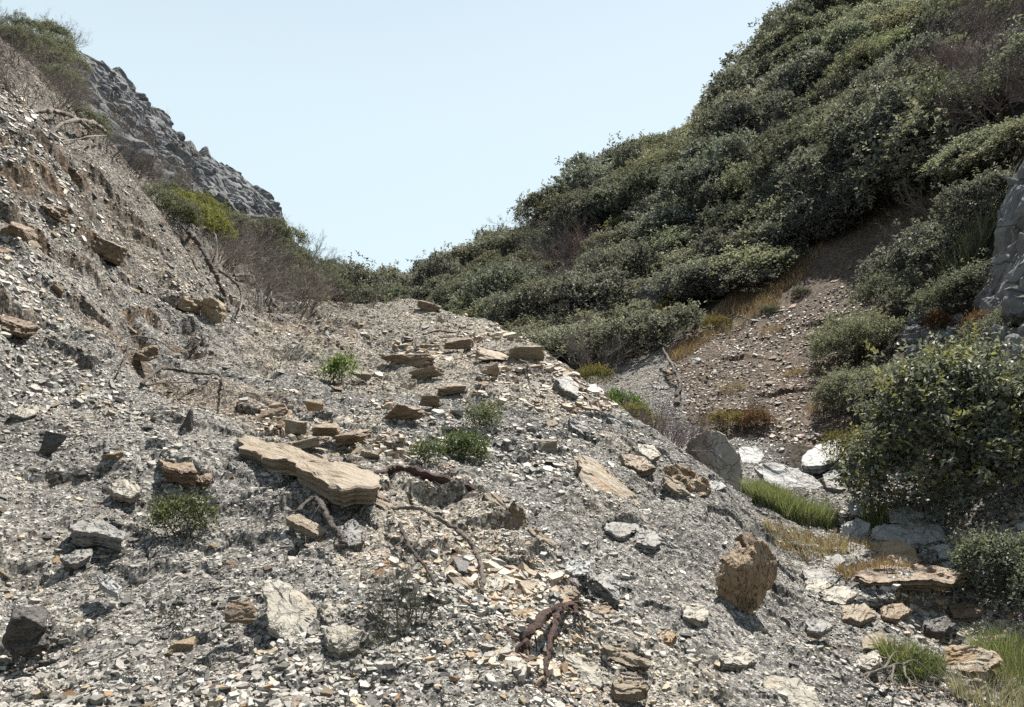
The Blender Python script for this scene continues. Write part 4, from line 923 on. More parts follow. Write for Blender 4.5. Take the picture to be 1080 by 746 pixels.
branch([(510,660,.03),(525,668,.06),(537,682,.05),(540,692,.02)], 'short red brown root end between the tan slabs', 'red', [.016,.018,.018,.014], name='root', cat='root', seed=7)
branch([(147,408,.02),(168,394,.07),(190,399,.12),(212,402,.12),(231,403,.10),(238,428,.03)], 'fallen grey branch propped on its crooked end, on the upper scree', 'darkwood', [.018,.02,.02,.018,.015,.009], seed=8,
       twigs=[([(150,410,.03),(170,408,.04),(195,408,.05),(212,409,.03)],.014), ([(231,403,.1),(245,403,.08),(250,410,.03)],.008), ([(168,394,.07),(178,388,.05)],.008)])
branch([(123,397,.02),(130,378,.08),(133,362,.12),(158,364,.12),(182,375,.06)], 'thin crooked twig standing above the fallen grey branch', 'darkwood', [.009,.011,.011,.009,.005], seed=9, twigs=[([(131,380,.08),(122,388,.04)],.007),([(133,362,.12),(131,357,.12)],.008)])
branch([(-8,128,.1),(18,126,.12),(42,122,.2),(60,126,.25),(78,136,.3),(90,141,.2)], 'bleached root sticking out of the top of the left bank', 'drift', [.03,.035,.04,.04,.03,.02], name='root', cat='root', seed=10)
branch([(50,140,.1),(66,134,.25),(84,136,.35),(98,142,.35),(107,147,.3)], 'forked bleached root pointing out over the bank edge', 'drift', [.02,.035,.04,.04,.03], name='root', cat='root', seed=11, twigs=[([(104,149,.28),(88,150,.25),(66,153,.15),(50,151,.1)],.02)])
branch([(49,140,.15),(47,156,.2),(50,166,.16),(46,178,.08)], 'dark stub root hanging straight down the left bank', 'darkwood', [.05,.045,.035,.03], name='root', cat='root', seed=12)
branch([(0,122,.05),(8,130,.1),(9,142,.1),(4,152,.04)], 'small hooked root in the corner of the left bank', 'drift', [.02,.022,.02,.012], name='root', cat='root', seed=13)
branch([(196,246,.1),(202,258,.2),(214,280,.2),(225,300,.15),(236,318,.08),(240,330,.03)], 'dark root trailing down the bank edge below the yellow green bush', 'darkwood', [.05,.05,.045,.04,.035,.03], name='root', cat='root', seed=14, twigs=[([(198,248,.15),(212,245,.25),(222,252,.25),(224,270,.2),(223,284,.1)],.035)])
branch([(228,288,.1),(238,298,.2),(248,310,.2),(252,322,.1),(250,336,.03)], 'thin pale root over the hollow at the end of the bank', 'drift', [.03,.03,.028,.02,.015], name='root', cat='root', seed=15)
branch([(244,292,.1),(262,295,.2),(280,300,.2),(285,318,.15),(292,326,.05)], 'dark root tangle at the foot of the bank bushes', 'darkwood', .04, name='root', cat='root', seed=16, twigs=[([(262,295,.2),(272,312,.2),(276,326,.1)],.03), ([(270,298,.2),(288,296,.2),(300,290,.3)],.02)])
branch([(405,368,.02),(420,377,.05),(447,383,.08),(456,388,.03)], 'long weathered branch lying on the log shaped path slab', 'drift', .014, seed=17)
branch([(447,355,.02),(462,352,.05),(478,354,.05),(487,350,.02)], 'brown stick lying on the path near the crest', 'red', .022, seed=18)
branch([(493,378,.02),(512,372,.06),(530,374,.05),(545,367,.02)], 'orange brown branch lying on the path shoulder', 'drift', .022, seed=19)
branch([(548,383,.02),(556,388,.08),(562,398,.03)], 'short dark stick on the mound top near the whitish block', 'darkwood', .022, seed=20)
branch([(703,378,.5),(711,395,.35),(717,408,.2),(714,428,.05)], 'charred looking thin trunk standing at the top of the gully', 'darkwood', [.02,.035,.045,.06], name='dead_tree', cat='dead tree', seed=21, twigs=[([(714,402,.3),(700,404,.3),(690,396,.3)],.025)])
branch([(905,722,.05),(930,718,.12),(948,716,.14),(956,731,.12),(985,737,.08),(1005,734,.04)], 'tangle of bare grey dead twigs in the gully bottom corner', 'drift', .010, seed=22, name='dead_branch',
       twigs=[([(930,718,.12),(940,702,.12),(948,696,.06)],.008), ([(948,716,.14),(962,712,.15),(980,722,.1),(1000,728,.06)],.007), ([(940,716,.13),(938,732,.12),(946,746,.06)],.008), ([(915,720,.08),(905,735,.08),(908,748,.05)],.007), ([(956,731,.12),(962,745,.08)],.007), ([(930,718,.12),(918,708,.12),(903,712,.06)],.006), ([(925,700,.05),(940,708,.1),(960,722,.1),(968,740,.04)],.006), ([(985,737,.08),(992,746,.06)],.005)])

# ------------------------------------------------------------------ shrub kinds, each with crown and stem meshes
GREENS = dict(
 dark=[(.108,.112,.09),(.13,.133,.11),(.085,.09,.07),(.165,.167,.145)],
 olive=[(.16,.162,.115),(.14,.143,.10),(.185,.183,.135),(.12,.125,.085)],
 greyg=[(.125,.13,.092),(.145,.148,.11),(.10,.106,.074)],
 fresh=[(.13,.145,.075),(.15,.163,.085),(.11,.12,.065)],
 yellow=[(.15,.14,.035),(.11,.115,.035),(.18,.16,.045)],
 bright=[(.09,.155,.025),(.12,.19,.035),(.075,.13,.022)])
TW = dict(grey=[(.21,.185,.165),(.27,.24,.22),(.15,.13,.118)], purple=[(.15,.118,.112),(.19,.15,.138),(.11,.086,.083)], brown=[(.12,.085,.06),(.16,.115,.08),(.08,.06,.045)])
def leafy(name, seed, cols, size, sprigs, **k):
    V, F, c, tips, cen = crown(seed, size, sprigs, cols=cols, **k)
    return make_mesh(name + '_crown', V, [F], c), stems_mesh(name + '_stems', seed + 1, cen, size[2], 7, .028)
GREENS = {k: [tuple(np.array(q) * 1.1 * np.array([1.0, .985, 1.12])) for q in v] for k, v in GREENS.items()}
KIND = {}
for i in range(5): KIND['dark%d' % i] = leafy('dark_shrub', 200 + i, GREENS['dark'], (1.25, 1.25, 1.5), 1050, ll=.09, lw=.05, nl=20 + i, rlr=(.16, .34))
for i in range(4): KIND['olive%d' % i] = leafy('olive_shrub', 220 + i, GREENS['olive'], (1.3, 1.3, 1.1), 1050, ll=.075, lw=.042, nl=18 + i, upright=.5, rlr=(.16, .34))
for i in range(3): KIND['greyg%d' % i] = leafy('grey_green_shrub', 240 + i, GREENS['greyg'], (1.25, 1.25, 1.35), 950, ll=.08, lw=.036, nl=18 + i, upright=.6, rlr=(.16, .36))
for i in range(2): KIND['fresh%d' % i] = leafy('fresh_shrub', 260 + i, GREENS['fresh'], (1.2, 1.2, 1.25), 950, ll=.08, lw=.045, nl=18, rlr=(.16, .34))
TWK = {}
for i in range(3): TWK['grey%d' % i] = twig_mesh('grey_twigs', 300 + i, TW['grey'], base_r=.35, h=1.25, nst=13, levels=4, kids=5, r0=.02, spread=.9, kid_len=.5, seg=2)
for i in range(2): TWK['purple%d' % i] = twig_mesh('purple_twigs', 310 + i, TW['purple'], base_r=.5, h=1.2, nst=18, levels=4, kids=5, r0=.016, spread=1.0, kid_len=.5, seg=2)
def on_ground(u, v, H=None):
    P = hit(np.array([u], float), np.array([v], float))[0]
    if np.isnan(P[0]): return None
    P = P.copy(); P[2] = float(Hd(P[0:1], P[1:2])[0]); return P
def shrub(u, v, kind, sc, label, group=None, color=None, rz=None, name='shrub', cat='shrub', P=None):
    P = on_ground(u, v) if P is None else P
    nn = normal(P[0:1], P[1:2], .8)[0]
    tilt = (-nn[1] * .45, nn[0] * .45)
    rz = rng.uniform(0, 6.28) if rz is None else rz
    if kind in KIND:
        c, s = KIND[kind]; parts = [('crown', c, M['glossy' if kind in ('big', 'low') else 'leaf']), ('stem', s, M['bark'])]
    else: parts = [('twigs', TWK[kind], M['twig'])]
    o = place_plant(name, label, cat, P - np.array([0, 0, .05]), parts, rz, sc, group, color)
    o.rotation_mode = 'ZXY'; o.rotation_euler = (tilt[0], tilt[1], rz)
    return o

# the big shrub over the gully and the single plants around it
KIND['big'] = leafy('big_shrub', 401, [(.13,.14,.115),(.165,.172,.145),(.10,.11,.085),(.20,.205,.175),(.19,.18,.08)], (1.12, .95, 1.42), 3800, per=8, ll=.062, lw=.034, nl=26, spread=.12, low=.0, rlr=(.17, .36))
KIND['low'] = leafy('low_shrub', 402, [(.13,.14,.11),(.16,.17,.135),(.10,.11,.08)], (.75, .6, .8), 1300, per=7, ll=.05, lw=.026, nl=14, spread=.1, low=-.1, rlr=(.18, .36))
KIND['mid'] = leafy('mid_shrub', 403, [(.19,.19,.145),(.22,.215,.17),(.15,.15,.115)], (1., .9, 1.1), 1500, per=8, ll=.06, lw=.026, nl=18, spread=.13, upright=.6, rlr=(.17, .36))
def at_depth(u, v, Y):
    q = ray(u, v) * Y; return np.array([q[0], q[1], float(Hd(q[0:1], q[1:2])[0])])
shrub(0, 0, 'big', (1.12, 1.0, .98), 'biggest leafy dark green shrub, overhanging the gully ledge at the right edge', P=at_depth(1032, 545, 7.5), rz=.4)
shrub(0, 0, 'low', .72, 'leafy shrub hanging beside the black hollow under the biggest shrub', P=at_depth(1083, 640, 5.7), rz=1.0)
shrub(0, 0, 'mid', (.80, .8, .80), 'pale grey green shrub leaning on the brown bank above the biggest shrub', P=at_depth(905, 372, 12.2), rz=2.0)
shrub(0, 0, 'mid', (.74, .7, .55), 'low spreading grey green shrub between the brown bank and the biggest shrub', P=at_depth(905, 425, 10.6), rz=4.0)
shrub(0, 0, 'greyg1', (.62, .6, .62), 'grey green shrub beside the limestone on the bank', P=at_depth(945, 330, 12.9), rz=4.0)
shrub(0, 0, 'greyg0', (.6,.6,.5), 'small dusty scrub under the tall spiky plant', P=at_depth(1015, 315, 11.4), rz=1.)
shrub(0, 0, 'dark1', (.6,.6,.6), 'dark scrub against the limestone face, above the rusty cushion', P=at_depth(1050, 250, 12.2), rz=2.)
shrub(0, 0, 'grey1', .8, 'leafless scrub below the overhang beside the spiky plant', name='dead_shrub', P=at_depth(970, 262, 14.4), rz=2.)
shrub(0, 0, 'greyg2', (.42,.4,.34), 'dusty scrub on the soil between the limestone and the biggest shrub', P=at_depth(1015, 405, 9.4), rz=2.)
shrub(0, 0, 'greyg0', (.4,.4,.34), 'dusty scrub at the frame edge above the biggest shrub', P=at_depth(1068, 395, 9.0), rz=3.)
shrub(0, 0, 'dark2', (.9, .9, .8), 'dark green shrub above the limestone in the shade', P=at_depth(985, 285, 13.2), rz=3.0)

def tuft(u, v, label, n, r_, h, w, cols, lean=.5, ell=(1, 1), name='grass_tuft', cat='grass tuft', seed=1, P=None, group=None):
    P = on_ground(u, v) if P is None else P
    fz = lambda x, y: Hd(x + P[0], y + P[1]) - P[2] - .01
    V, F, c = blades(seed, n, r_, h, w, cols, lean, ell, zfun=fz)
    return tag(obj(name, make_mesh(name, V, [F], c), M['blade'], loc=P), label, cat, group)
def herb(u, v, label, size, sprigs, cols, ll, lw, seed, name='green_plant', cat='plant', up=1.2, P=None, spread=.08, nl=6, low=.0):
    P = on_ground(u, v) if P is None else P
    V, F, c, tips, cen = crown(seed, size, sprigs, 7, ll, lw, cols, nl, spread, low, upright=up)
    t = empty(name, P - np.array([0, 0, .02])); obj('crown', make_mesh(name + '_crown', V, [F], c), M['leaf'], t)
    obj('stem', stems_mesh(name + '_stems', seed, tips, size[2], 12, .006), M['bark'], t)
    return tag(t, label, cat)
BR = [(.12,.17,.05),(.15,.20,.065),(.09,.125,.04),(.18,.21,.09)]
herb(357, 402, 'bright green leafy sprig growing in the middle of the path', (.17, .17, .30), 150, BR, .045, .014, 501)
herb(490, 480, 'dark green clump low on the mound with lighter tips', (.20, .17, .24), 260, [(.10,.12,.06),(.13,.16,.075),(.07,.085,.045)], .035, .012, 502)
herb(512, 452, 'pale dusty clump growing just uphill of the dark green clump', (.17, .15, .22), 190, [(.15,.16,.105),(.11,.125,.08)], .035, .011, 503)
herb(446, 497, 'small dark green sprig beyond the thick red root', (.11, .11, .17), 100, [(.09,.11,.055),(.12,.14,.07)], .03, .011, 504)
herb(193, 553, 'dark low tuft in a shaded dip of the scree', (.18, .15, .20), 240, [(.06,.068,.042),(.085,.095,.055),(.14,.15,.07)], .03, .010, 505)
herb(186, 640, 'tiny dark sprig on the lower scree', (.05, .05, .07), 16, [(.04,.05,.03)], .02, .008, 506)
G2 = [(.14,.175,.07),(.17,.205,.085),(.20,.225,.11),(.10,.12,.05),(.21,.19,.11)]
tuft(0, 0, 'long bed of bright green rushes along the gully floor', 2600, .40, .24, .008, G2 + [(.22,.21,.12)], .7, (1.0, .45), 'rush_bed', 'rushes', 511, P=at_depth(838, 555, 7.5))
tuft(0, 0, 'smaller bright green rush clump above the rush bed, nearer the grey boulder', 900, .2, .21, .008, G2, .7, (1.2, .7), 'rush_bed', 'rushes', 512, P=at_depth(808, 533, 7.9))
tuft(0, 0, 'loose light green grass clump beside the white gully ledge', 420, .16, .27, .009, G2, .6, (1.2, .7), 'grass_tuft', 'grass tuft', 513, P=at_depth(930, 552, 7.4))
tuft(0, 0, 'bright green grass clump in front of the black hollow', 900, .15, .15, .006, G2 + [(.22,.2,.11)], .9, (1.2, .8), 'grass_tuft', 'grass tuft', 514, P=at_depth(960, 708, 4.5))
herb(0, 0, 'dark stemmed undergrowth clump below the bright grass clump', (.2, .16, .16), 60, [(.05,.07,.03),(.09,.10,.05)], .03, .009, 515, P=at_depth(962, 722, 4.35))
tuft(0, 0, 'tall yellow green grass clump cut by the lower right edge', 480, .2, .2, .005, [(.14,.155,.07),(.17,.18,.09),(.10,.12,.055),(.22,.19,.11)], .7, (1, 1), 'grass_tuft', 'grass tuft', 516, P=at_depth(1078, 715, 4.6))
tuft(0, 0, 'fresh green grass clump under the leafy shrub by the hollow', 800, .2, .22, .005, G2 + [(.2,.19,.1)], .9, (1, 1), 'grass_tuft', 'grass tuft', 517, P=at_depth(1062, 665, 5.0))
tuft(0, 0, 'sparse dry grey grass at the bottom right corner', 500, .22, .2, .005, [(.30,.27,.2),(.22,.2,.15),(.15,.15,.09)], .9, (1, 1), 'grass_tuft', 'grass tuft', 518, P=at_depth(1052, 745, 4.1))
tuft(860, 572, 'dry golden grass patch on the gully floor below the rushes', 1500, .42, .12, .005, [(.28,.21,.12),(.22,.155,.085),(.32,.26,.165)], 1.0, (1.3, .6), 'dry_grass', 'dry grass', 519, P=at_depth(872, 582, 6.7))
tuft(0, 0, 'dry rusty grass at the lip of the black hollow', 900, .3, .14, .005, [(.22,.145,.08),(.17,.105,.06),(.27,.2,.12)], 1.0, (1.5, .5), 'dry_grass', 'dry grass', 520, P=at_depth(935, 612, 6.0))
TWK['cush'] = twig_mesh('grey_cushion', 521, [(.16,.15,.13),(.10,.10,.08),(.08,.095,.05)], base_r=.10, h=.26, nst=26, levels=3, kids=7, r0=.004, spread=1.2, kid_len=.5)
TWK['purp'] = twig_mesh('purple_cushion', 522, [(.17,.135,.14),(.12,.095,.10),(.21,.175,.175)], base_r=.28, h=.62, nst=46, levels=4, kids=6, r0=.007, spread=1.3, kid_len=.45, seg=2)
shrub(420, 655, 'cush', 1.0, 'spiky grey cushion plant on the scree below the trailing root', name='cushion_plant', cat='plant')
shrub(0, 0, 'cush', .6, 'small grey twiggy plant at the foot of the cracked slab pieces', name='cushion_plant', cat='plant', P=at_depth(388, 690, 3.2))
shrub(0, 0, 'purp', (1.15, .9, .95), 'purple grey dry cushion shrub where the mound meets the gully', P=at_depth(700, 462, 8.9), rz=.3)
herb(0, 0, 'bright green bush just behind the top of the mound', (.40, .3, .55), 240, [(.10,.16,.035),(.13,.20,.045),(.075,.12,.03)], .075, .02, 523, name='shrub', cat='shrub', P=at_depth(648, 412, 10.6))
herb(0, 0, 'yellow green mossy shrub below the bright green bush', (.55, .4, .42), 420, [(.17,.165,.04),(.13,.14,.04),(.22,.17,.06)], .04, .014, 524, name='shrub', cat='shrub', P=at_depth(672, 430, 9.9))
herb(0, 0, 'olive mossy cushion hugging the back of the mound edge', (.45, .3, .30), 260, [(.13,.12,.04),(.10,.10,.035),(.16,.12,.05)], .04, .014, 525, name='shrub', cat='shrub', P=at_depth(610, 398, 10.4))
def cushion(u, v, Y, size, cols, label, seed):
    herb(0, 0, label, size, 420, cols, .035, .012, seed, name='cushion_plant', cat='plant', P=at_depth(u, v, Y), nl=5, up=.8)
OB = [(.13,.105,.035),(.10,.085,.03),(.16,.12,.05)]; RB = [(.13,.075,.05),(.17,.10,.065),(.10,.06,.04)]
cushion(757, 362, 16, (.32, .28, .32), OB, 'olive cushion plant alone in the dry grass strip', 531)
cushion(692, 322, 19.0, (.42, .4, .75), OB, 'olive brown mossy cushion on top of the grey rock among the shrubs', 532)
cushion(708, 300, 20.0, (.42, .4, .75), OB, 'second olive brown cushion, uphill of the one on the grey rock', 533)
cushion(765, 452, 11.0, (.35, .28, .26), [(.19,.15,.06),(.14,.12,.05),(.22,.15,.08)], 'straw olive cushion plant at the foot of the brown bank', 534)
cushion(800, 452, 10.8, (.3, .26, .26), RB, 'rusty brown cushion plant at the foot of the brown bank', 535)
cushion(1032, 365, 10.2, (.38, .3, .40), RB, 'dark red brown cushion on the limestone above the biggest shrub', 536)
cushion(995, 325, 11.2, (.28, .25, .35), RB, 'rusty dry cushion beside the limestone, in the shade', 537)
cushion(893, 488, 9.0, (.26, .22, .42), [(.14,.13,.04),(.10,.10,.035),(.18,.14,.06)], 'yellow olive tuft between the white gully rock and the biggest shrub', 538)
cushion(905, 240, 18.0, (.4, .4, .5), RB, 'russet dry tuft at the top of the brown bank', 539)

# dry grass: nobody could count it
r_ = np.random.default_rng(61); bx = np.array(Z_DRY); n = 14000
x = r_.uniform(bx[:, 0].min() - 1, bx[:, 0].max() + 1, n * 5); y = r_.uniform(bx[:, 1].min() - 1.5, bx[:, 1].max() + 1, n * 5)
k = inpoly(x + 1.1 * fbm2(x * .8, y * .8, 71, 4), y + 1.6 * fbm2(x * .8, y * .8, 72, 4), Z_DRY) & (fbm2(x * 1.3, y * 1.3, 73) + .3 * r_.uniform(-1, 1, len(x)) > -.02); x, y = x[k][:n], y[k][:n]; z = Hd(x, y)
V, F, c = blades(62, len(x), .001, .20, .010, [(.22,.145,.09),(.18,.11,.068),(.27,.20,.13),(.14,.11,.07)], 1.0)
V = V.reshape(len(x), -1, 3) + np.stack([x, y, z], 1)[:, None]
tag(obj('dry_grass', make_mesh('dry_grass', V.reshape(-1, 3), [F], c), M['blade']), 'dry orange grass covering the edge of the brown bank', kind='stuff')

# ------------------------------------------------------------------ rock faces
rock_mass('rock_outcrop', 'grey fissured rock outcrop along the left skyline', [(72,58),(90,66),(112,70),(150,105),(200,150),(250,186),(284,222),(290,246),(270,244),(235,215),(190,200),(150,176),(112,152),(92,118),(70,90)], 520, .9, 'cliff', 81, dip=(-.35,.5,.5), sink=.3, flat=.9,
          extra=[(280,220,44,1.1),(286,228,44,1.),(289,237,43.5,.9),(290,245,43,.8),(272,212,44,1.1),(263,204,44,1.),(282,240,42,1.),(285,248,41.5,.9),(253,196,44,1.),(242,187,44,.9),(276,230,42.5,1.1)])
rock_mass('limestone_face', 'grey limestone face at the right edge above the biggest shrub', [(1080,190),(1062,235),(1050,275),(1038,300),(1046,340),(1062,385),(1105,400),(1130,195)], 70, .34, 'cliff', 82, dip=(.5,.3,-.5), sink=.25, flat=1.7)
rock_mass('limestone_face', 'small blue grey bedrock between the mid bank shrub and the rusty cushion', [(950,338),(985,330),(1012,345),(1010,375),(985,385),(960,372)], 48, .18, 'crag', 83, dip=(.5,-.2,-.3), sink=.2, flat=1.4)
rock_mass('hillside_rock', 'grey rock showing among the hillside shrubs under a mossy cushion', [(668,325),(690,310),(700,318),(690,336),(668,340)], 5, .5, 'crag', 84, sink=-.35, flat=1.3, cat='rock')
tuft(0, 0, 'tall spiky grey green plant in the shade by the limestone', 500, .3, .8, .02, [(.12,.13,.08),(.16,.16,.11),(.09,.10,.06)], .7, (1.2, .8), 'grass_tuft', 'plant', 541, P=at_depth(1022, 288, 12.0))

for q, (u, v, Y, s, kd, lab) in enumerate(((878,222,18.4,.7,'dark1','dark scrub added to deepen the shade under the overhang, top of the brown bank'),(915,212,18.0,.8,'dark3','dark scrub deep in the shaded hollow, the saddle side of two'),(950,208,17.2,.8,'dark0','dark scrub deep in the shaded hollow, the uphill one of two'),  # dark scrubs added to cover the bank where its shade came out too light
        (985,215,15.6,.6,'grey2','leafless scrub in the shaded hollow by the spiky plant'),(845,300,16.2,.18,'greyg1','small dusty scrub alone high on the brown bank'),(812,322,16.0,.16,'greyg2','tiny dusty scrub beside the dry grass on the brown bank'),
        (870,352,13.6,.3,'greyg0','tiny grey scrub between the bare soil and the pale bank shrub'),(790,432,11.6,.22,'grey0','tiny leafless scrub low on the brown bank'))):
    shrub(0, 0, kd, s, lab, name='shrub' if kd in KIND else 'dead_shrub', P=at_depth(u, v, Y), rz=q * 1.3)
for q, (u, v, Y, lab) in enumerate(((838,395,12.6,'straw coloured tuft in the middle of the brown bank'),(772,408,12.4,'straw coloured tuft low on the saddle side of the brown bank'),(862,430,10.9,'straw coloured tuft on the bank just above the low spreading shrub'),(815,355,15.0,'straw coloured tuft below the dry grass strip'))):
    tuft(0, 0, lab, 160, .16, .2, .006, [(.24,.17,.10),(.19,.125,.075),(.28,.22,.14)], .9, (1.3, .7), 'grass_tuft', 'grass tuft', 560 + q, P=at_depth(u, v, Y))
# ------------------------------------------------------------------ labels for the many: look + place relative to things one can find
LM_HILL = [('grey hillside rock', 680, 328), ('grey dead thicket', 590, 262), ('brown bank', 800, 350), ('saddle', 392, 300), ('top of the dry grass', 855, 262),
           ('shaded hollow', 910, 205), ('purple brown thicket', 1050, 80), ('far skyline tuft', 728, 105), ('dead trunk', 708, 400), ('bright green bush', 648, 392), ('limestone face', 1060, 270)]
LM_LEFT = [('rock outcrop', 200, 165), ('bleached roots', 75, 135), ('yellow green bush', 215, 238), ('root tangle', 270, 305), ('saddle', 388, 300), ('end of the outcrop', 288, 240)]
LM_SCREE = [('long tan slab', 325, 495), ('large cracked slab', 312, 645), ('orange pointed slab', 650, 518), ('upright dark wedge', 55, 468), ('layered tan boulder', 788, 610), ('grey gully boulder', 755, 488),
            ('arched bare branch', 485, 585), ('hanging red root', 580, 690), ('green path sprig', 357, 390), ('two green clumps', 495, 462), ('fallen grey branch', 195, 400), ('log shaped slab', 428, 382),
            ('crest block', 452, 322), ('straw coloured slab line', 545, 545), ('dark stake stone', 195, 445), ('dark low tuft', 195, 535), ('spiky grey cushion', 420, 640), ('rush bed', 838, 545), ('wide flat tan stone', 1022, 695),
            ('dead twig tangle', 950, 725), ('smooth pale slab', 835, 735), ('purple grey shrub', 697, 445), ('white gully rock', 845, 510), ('big dark block', 28, 650), ('thick red root', 450, 510), ('lone tan grey block', 733, 645)]
LM_BANK = [('brown bank foot', 790, 455), ('pale bank shrub', 905, 335), ('dry grass strip', 760, 350), ('dead trunk', 712, 410), ('rusty bank top', 900, 250)]
def near(LMs, u, v, words):
    n, a, b = min(LMs, key=lambda q: (q[1] - u) ** 2 + ((q[2] - v) * 1.3) ** 2)
    dx, dy = u - a, (v - b) * 1.3
    d = math.hypot(dx, dy)
    w = (words[0] if dx < 0 else words[1]) if abs(dx) > abs(dy) else (words[2] if dy < 0 else words[3])
    return ('close ' if d < 28 else '') + w.replace('@', 'the ' + n)
def unique(items, count_from):
    """items: [obj, label, u, v, group]; equal labels get an ordinal along the slope"""
    by = {}
    for it in items: by.setdefault(it[1], []).append(it)
    names = ['first', 'second', 'third', 'fourth', 'fifth', 'sixth', 'seventh', 'eighth', 'ninth', 'tenth', 'eleventh', 'twelfth']
    for lab, L in by.items():
        L.sort(key=lambda q: q[2] + q[3] * .01)
        for k, it in enumerate(L):
            it[0]['label'] = lab if len(L) == 1 else ' '.join((lab + ', %s from %s' % (names[min(k, 11)], count_from)).replace('on the right hand skyline', 'on the right skyline').split())
            if it[4]: it[0]['group'] = it[4]

# ------------------------------------------------------------------ the shrubs of the right hillside
r_ = np.random.default_rng(91)
cu = r_.uniform(385, 1150, 9000); cv = r_.uniform(-60, 440, 9000)
P = hit(cu, cv); ok = ~np.isnan(P[:, 0]); P = P[ok]
xr = r_.uniform(-12, 30, 3000); yr = r_.uniform(20, 58, 3000)               # and just over the crest
Pw = np.stack([xr, yr, H0(xr, yr)], 1); uu, vv = proj(Pw)
gv = hit(uu, vv); lost = np.isnan(gv[:, 0]) | (np.abs(gv[:, 1] - Pw[:, 1]) > .6)
q2 = proj(Pw + np.array([0, 0, 1.6])); g2 = hit(q2[0], q2[1])
crest = lost & np.isnan(g2[:, 0]) & (q2[0] > 380) & (q2[0] < 1150) & (q2[1] > -80)
P = np.vstack([P, Pw[crest]])
bank, _, hill = zones(P[:, 0], P[:, 1]); R = np.hypot(P[:, 0], P[:, 1]); az = np.arctan2(P[:, 0], P[:, 1])
dry = inpoly(P[:, 0], P[:, 1], Z_DRY)
k = (bank < .5) & ~dry & (R > 15.5) & (az > -.215) & (P[:, 1] < 60)
u, v = proj(P)
k &= ~((u > 640) & (v > 372)) & ~((u > 690) & (v > 318) & (u < 905) & (u - 690 > (v - 318) * -9)) & ~((u > 865) & (v > 205))
k &= ~((np.abs(u - 682) < 18) & (v > 315) & (v < 352))
k &= ~((u < 560) & (R < 19))
P, u, v, R = P[k], u[k], v[k], R[k]
items = []; chosen = []
for i in range(len(P)):
    dmin = 1.02 + .026 * max(0, R[i] - 18)
    if all((P[i][0] - q[0]) ** 2 + (P[i][1] - q[1]) ** 2 + (P[i][2] - q[2]) ** 2 > dmin ** 2 for q in chosen): chosen.append(P[i])
chosen.sort(key=lambda q: np.hypot(q[0], q[1])); chosen = chosen[:260]
DESC = dict(dark=['dense dark green shrub', 'dark green shrub', 'lumpy dark green shrub', 'tall dark green shrub', 'dark rounded shrub'], olive=['olive dome shrub', 'pale olive shrub', 'low olive shrub', 'olive green shrub'],
            greyg=['grey green shrub', 'dusty grey green shrub', 'open grey green shrub'], fresh=['fresh green shrub', 'light green shrub'], grey=['leafless grey shrub', 'bare grey shrub', 'grey twiggy shrub'], purple=['purple brown twiggy shrub', 'dry purple brown shrub'])
for p in chosen:
    pu, pv = proj(p); R_ = math.hypot(p[0], p[1])
    n1 = float(fbm2(np.array([p[0] * .22]), np.array([p[1] * .22]), 95, 2)[0]); q = r_.uniform()
    low = (pv > 285 and pu < 830)
    if pu > 985 and pv < 150: kd = 'purple%d' % r_.integers(2) if q < .9 else 'greyg%d' % r_.integers(3)
    elif abs(pu - 598) < 42 and abs(pv - 284) < 34: kd = 'purple%d' % r_.integers(2) if q < .55 else ('grey%d' % r_.integers(3) if q < .9 else 'greyg0')
    elif abs(pu - 640) < 35 and abs(pv - 378) < 22: kd = 'grey%d' % r_.integers(3)
    elif low and q < .62: kd = 'olive%d' % r_.integers(4)
    elif n1 > .12 and q < .7: kd = 'olive%d' % r_.integers(4)
    elif q < .12: kd = ('grey%d' if q < .07 else 'purple%d') % r_.integers(2) if q >= .07 else 'grey%d' % r_.integers(3)
    elif q < .25: kd = 'greyg%d' % r_.integers(3)
    elif q < .31: kd = 'fresh%d' % r_.integers(2)
    else: kd = 'dark%d' % r_.integers(5)
    s = (.98 + .022 * max(0, R_ - 18)) * r_.uniform(.82, 1.22)
    sc = (s * r_.uniform(.85, 1.25), s * r_.uniform(.85, 1.25), s * (r_.uniform(.65, 1.15) if kd[:4] == 'dark' else r_.uniform(.6, 1.05)))
    if pu < 440: s *= .62
    if kd not in KIND: s *= 1.7 if (pu > 985 or abs(pu - 598) < 45) else 1.25
    t = r_.uniform(.68, 1.34); col = (t * r_.uniform(.94, 1.08), t, t * r_.uniform(.88, 1.05))
    o = shrub(0, 0, kd, sc, None, None, col, name='shrub' if kd in KIND else 'dead_shrub', P=np.array([p[0], p[1], float(Hd(np.array([p[0]]), np.array([p[1]]))[0])]))
    above = hit(np.array([pu]), np.array([pv - 34]))[0]
    base = DESC[kd[:-1]][int(kd[-1])]
    if np.isnan(above[0]): lab = base + ' on the right hand skyline'
    else: lab = base + ' ' + near(LM_HILL, pu, pv, ('saddle side of @', 'uphill of @', 'above @', 'below @'))
    items.append([o, lab, pu, pv, 'shrubs covering the right hillside'])
for (a, b, Y, kd, s) in ((832,196,19.5,'dark0',1.0),(862,172,19.6,'olive1',1.1),(893,158,19.4,'dark3',1.15),(925,150,18.9,'greyg2',1.1),(958,142,18.2,'dark1',1.2),(990,140,17.4,'dark4',1.1),(1024,138,16.4,'purple0',1.15),(1062,135,15.4,'purple1',1.2),(905,178,18.9,'dark2',.9),(945,170,18.2,'dark0',.95),(985,166,17.2,'dark3',.95)):
    p = at_depth(a, b, Y); pu, pv = proj(p); t = r_.uniform(.85, 1.1)
    o = shrub(0, 0, kd, (s * 1.1, s * 1.1, s), None, None, (t, t, t), name='shrub' if kd in KIND else 'dead_shrub', P=p)
    items.append([o, DESC[kd[:-1]][int(kd[-1])] + ' overhanging the shaded hollow', pu, pv, 'shrubs covering the right hillside'])
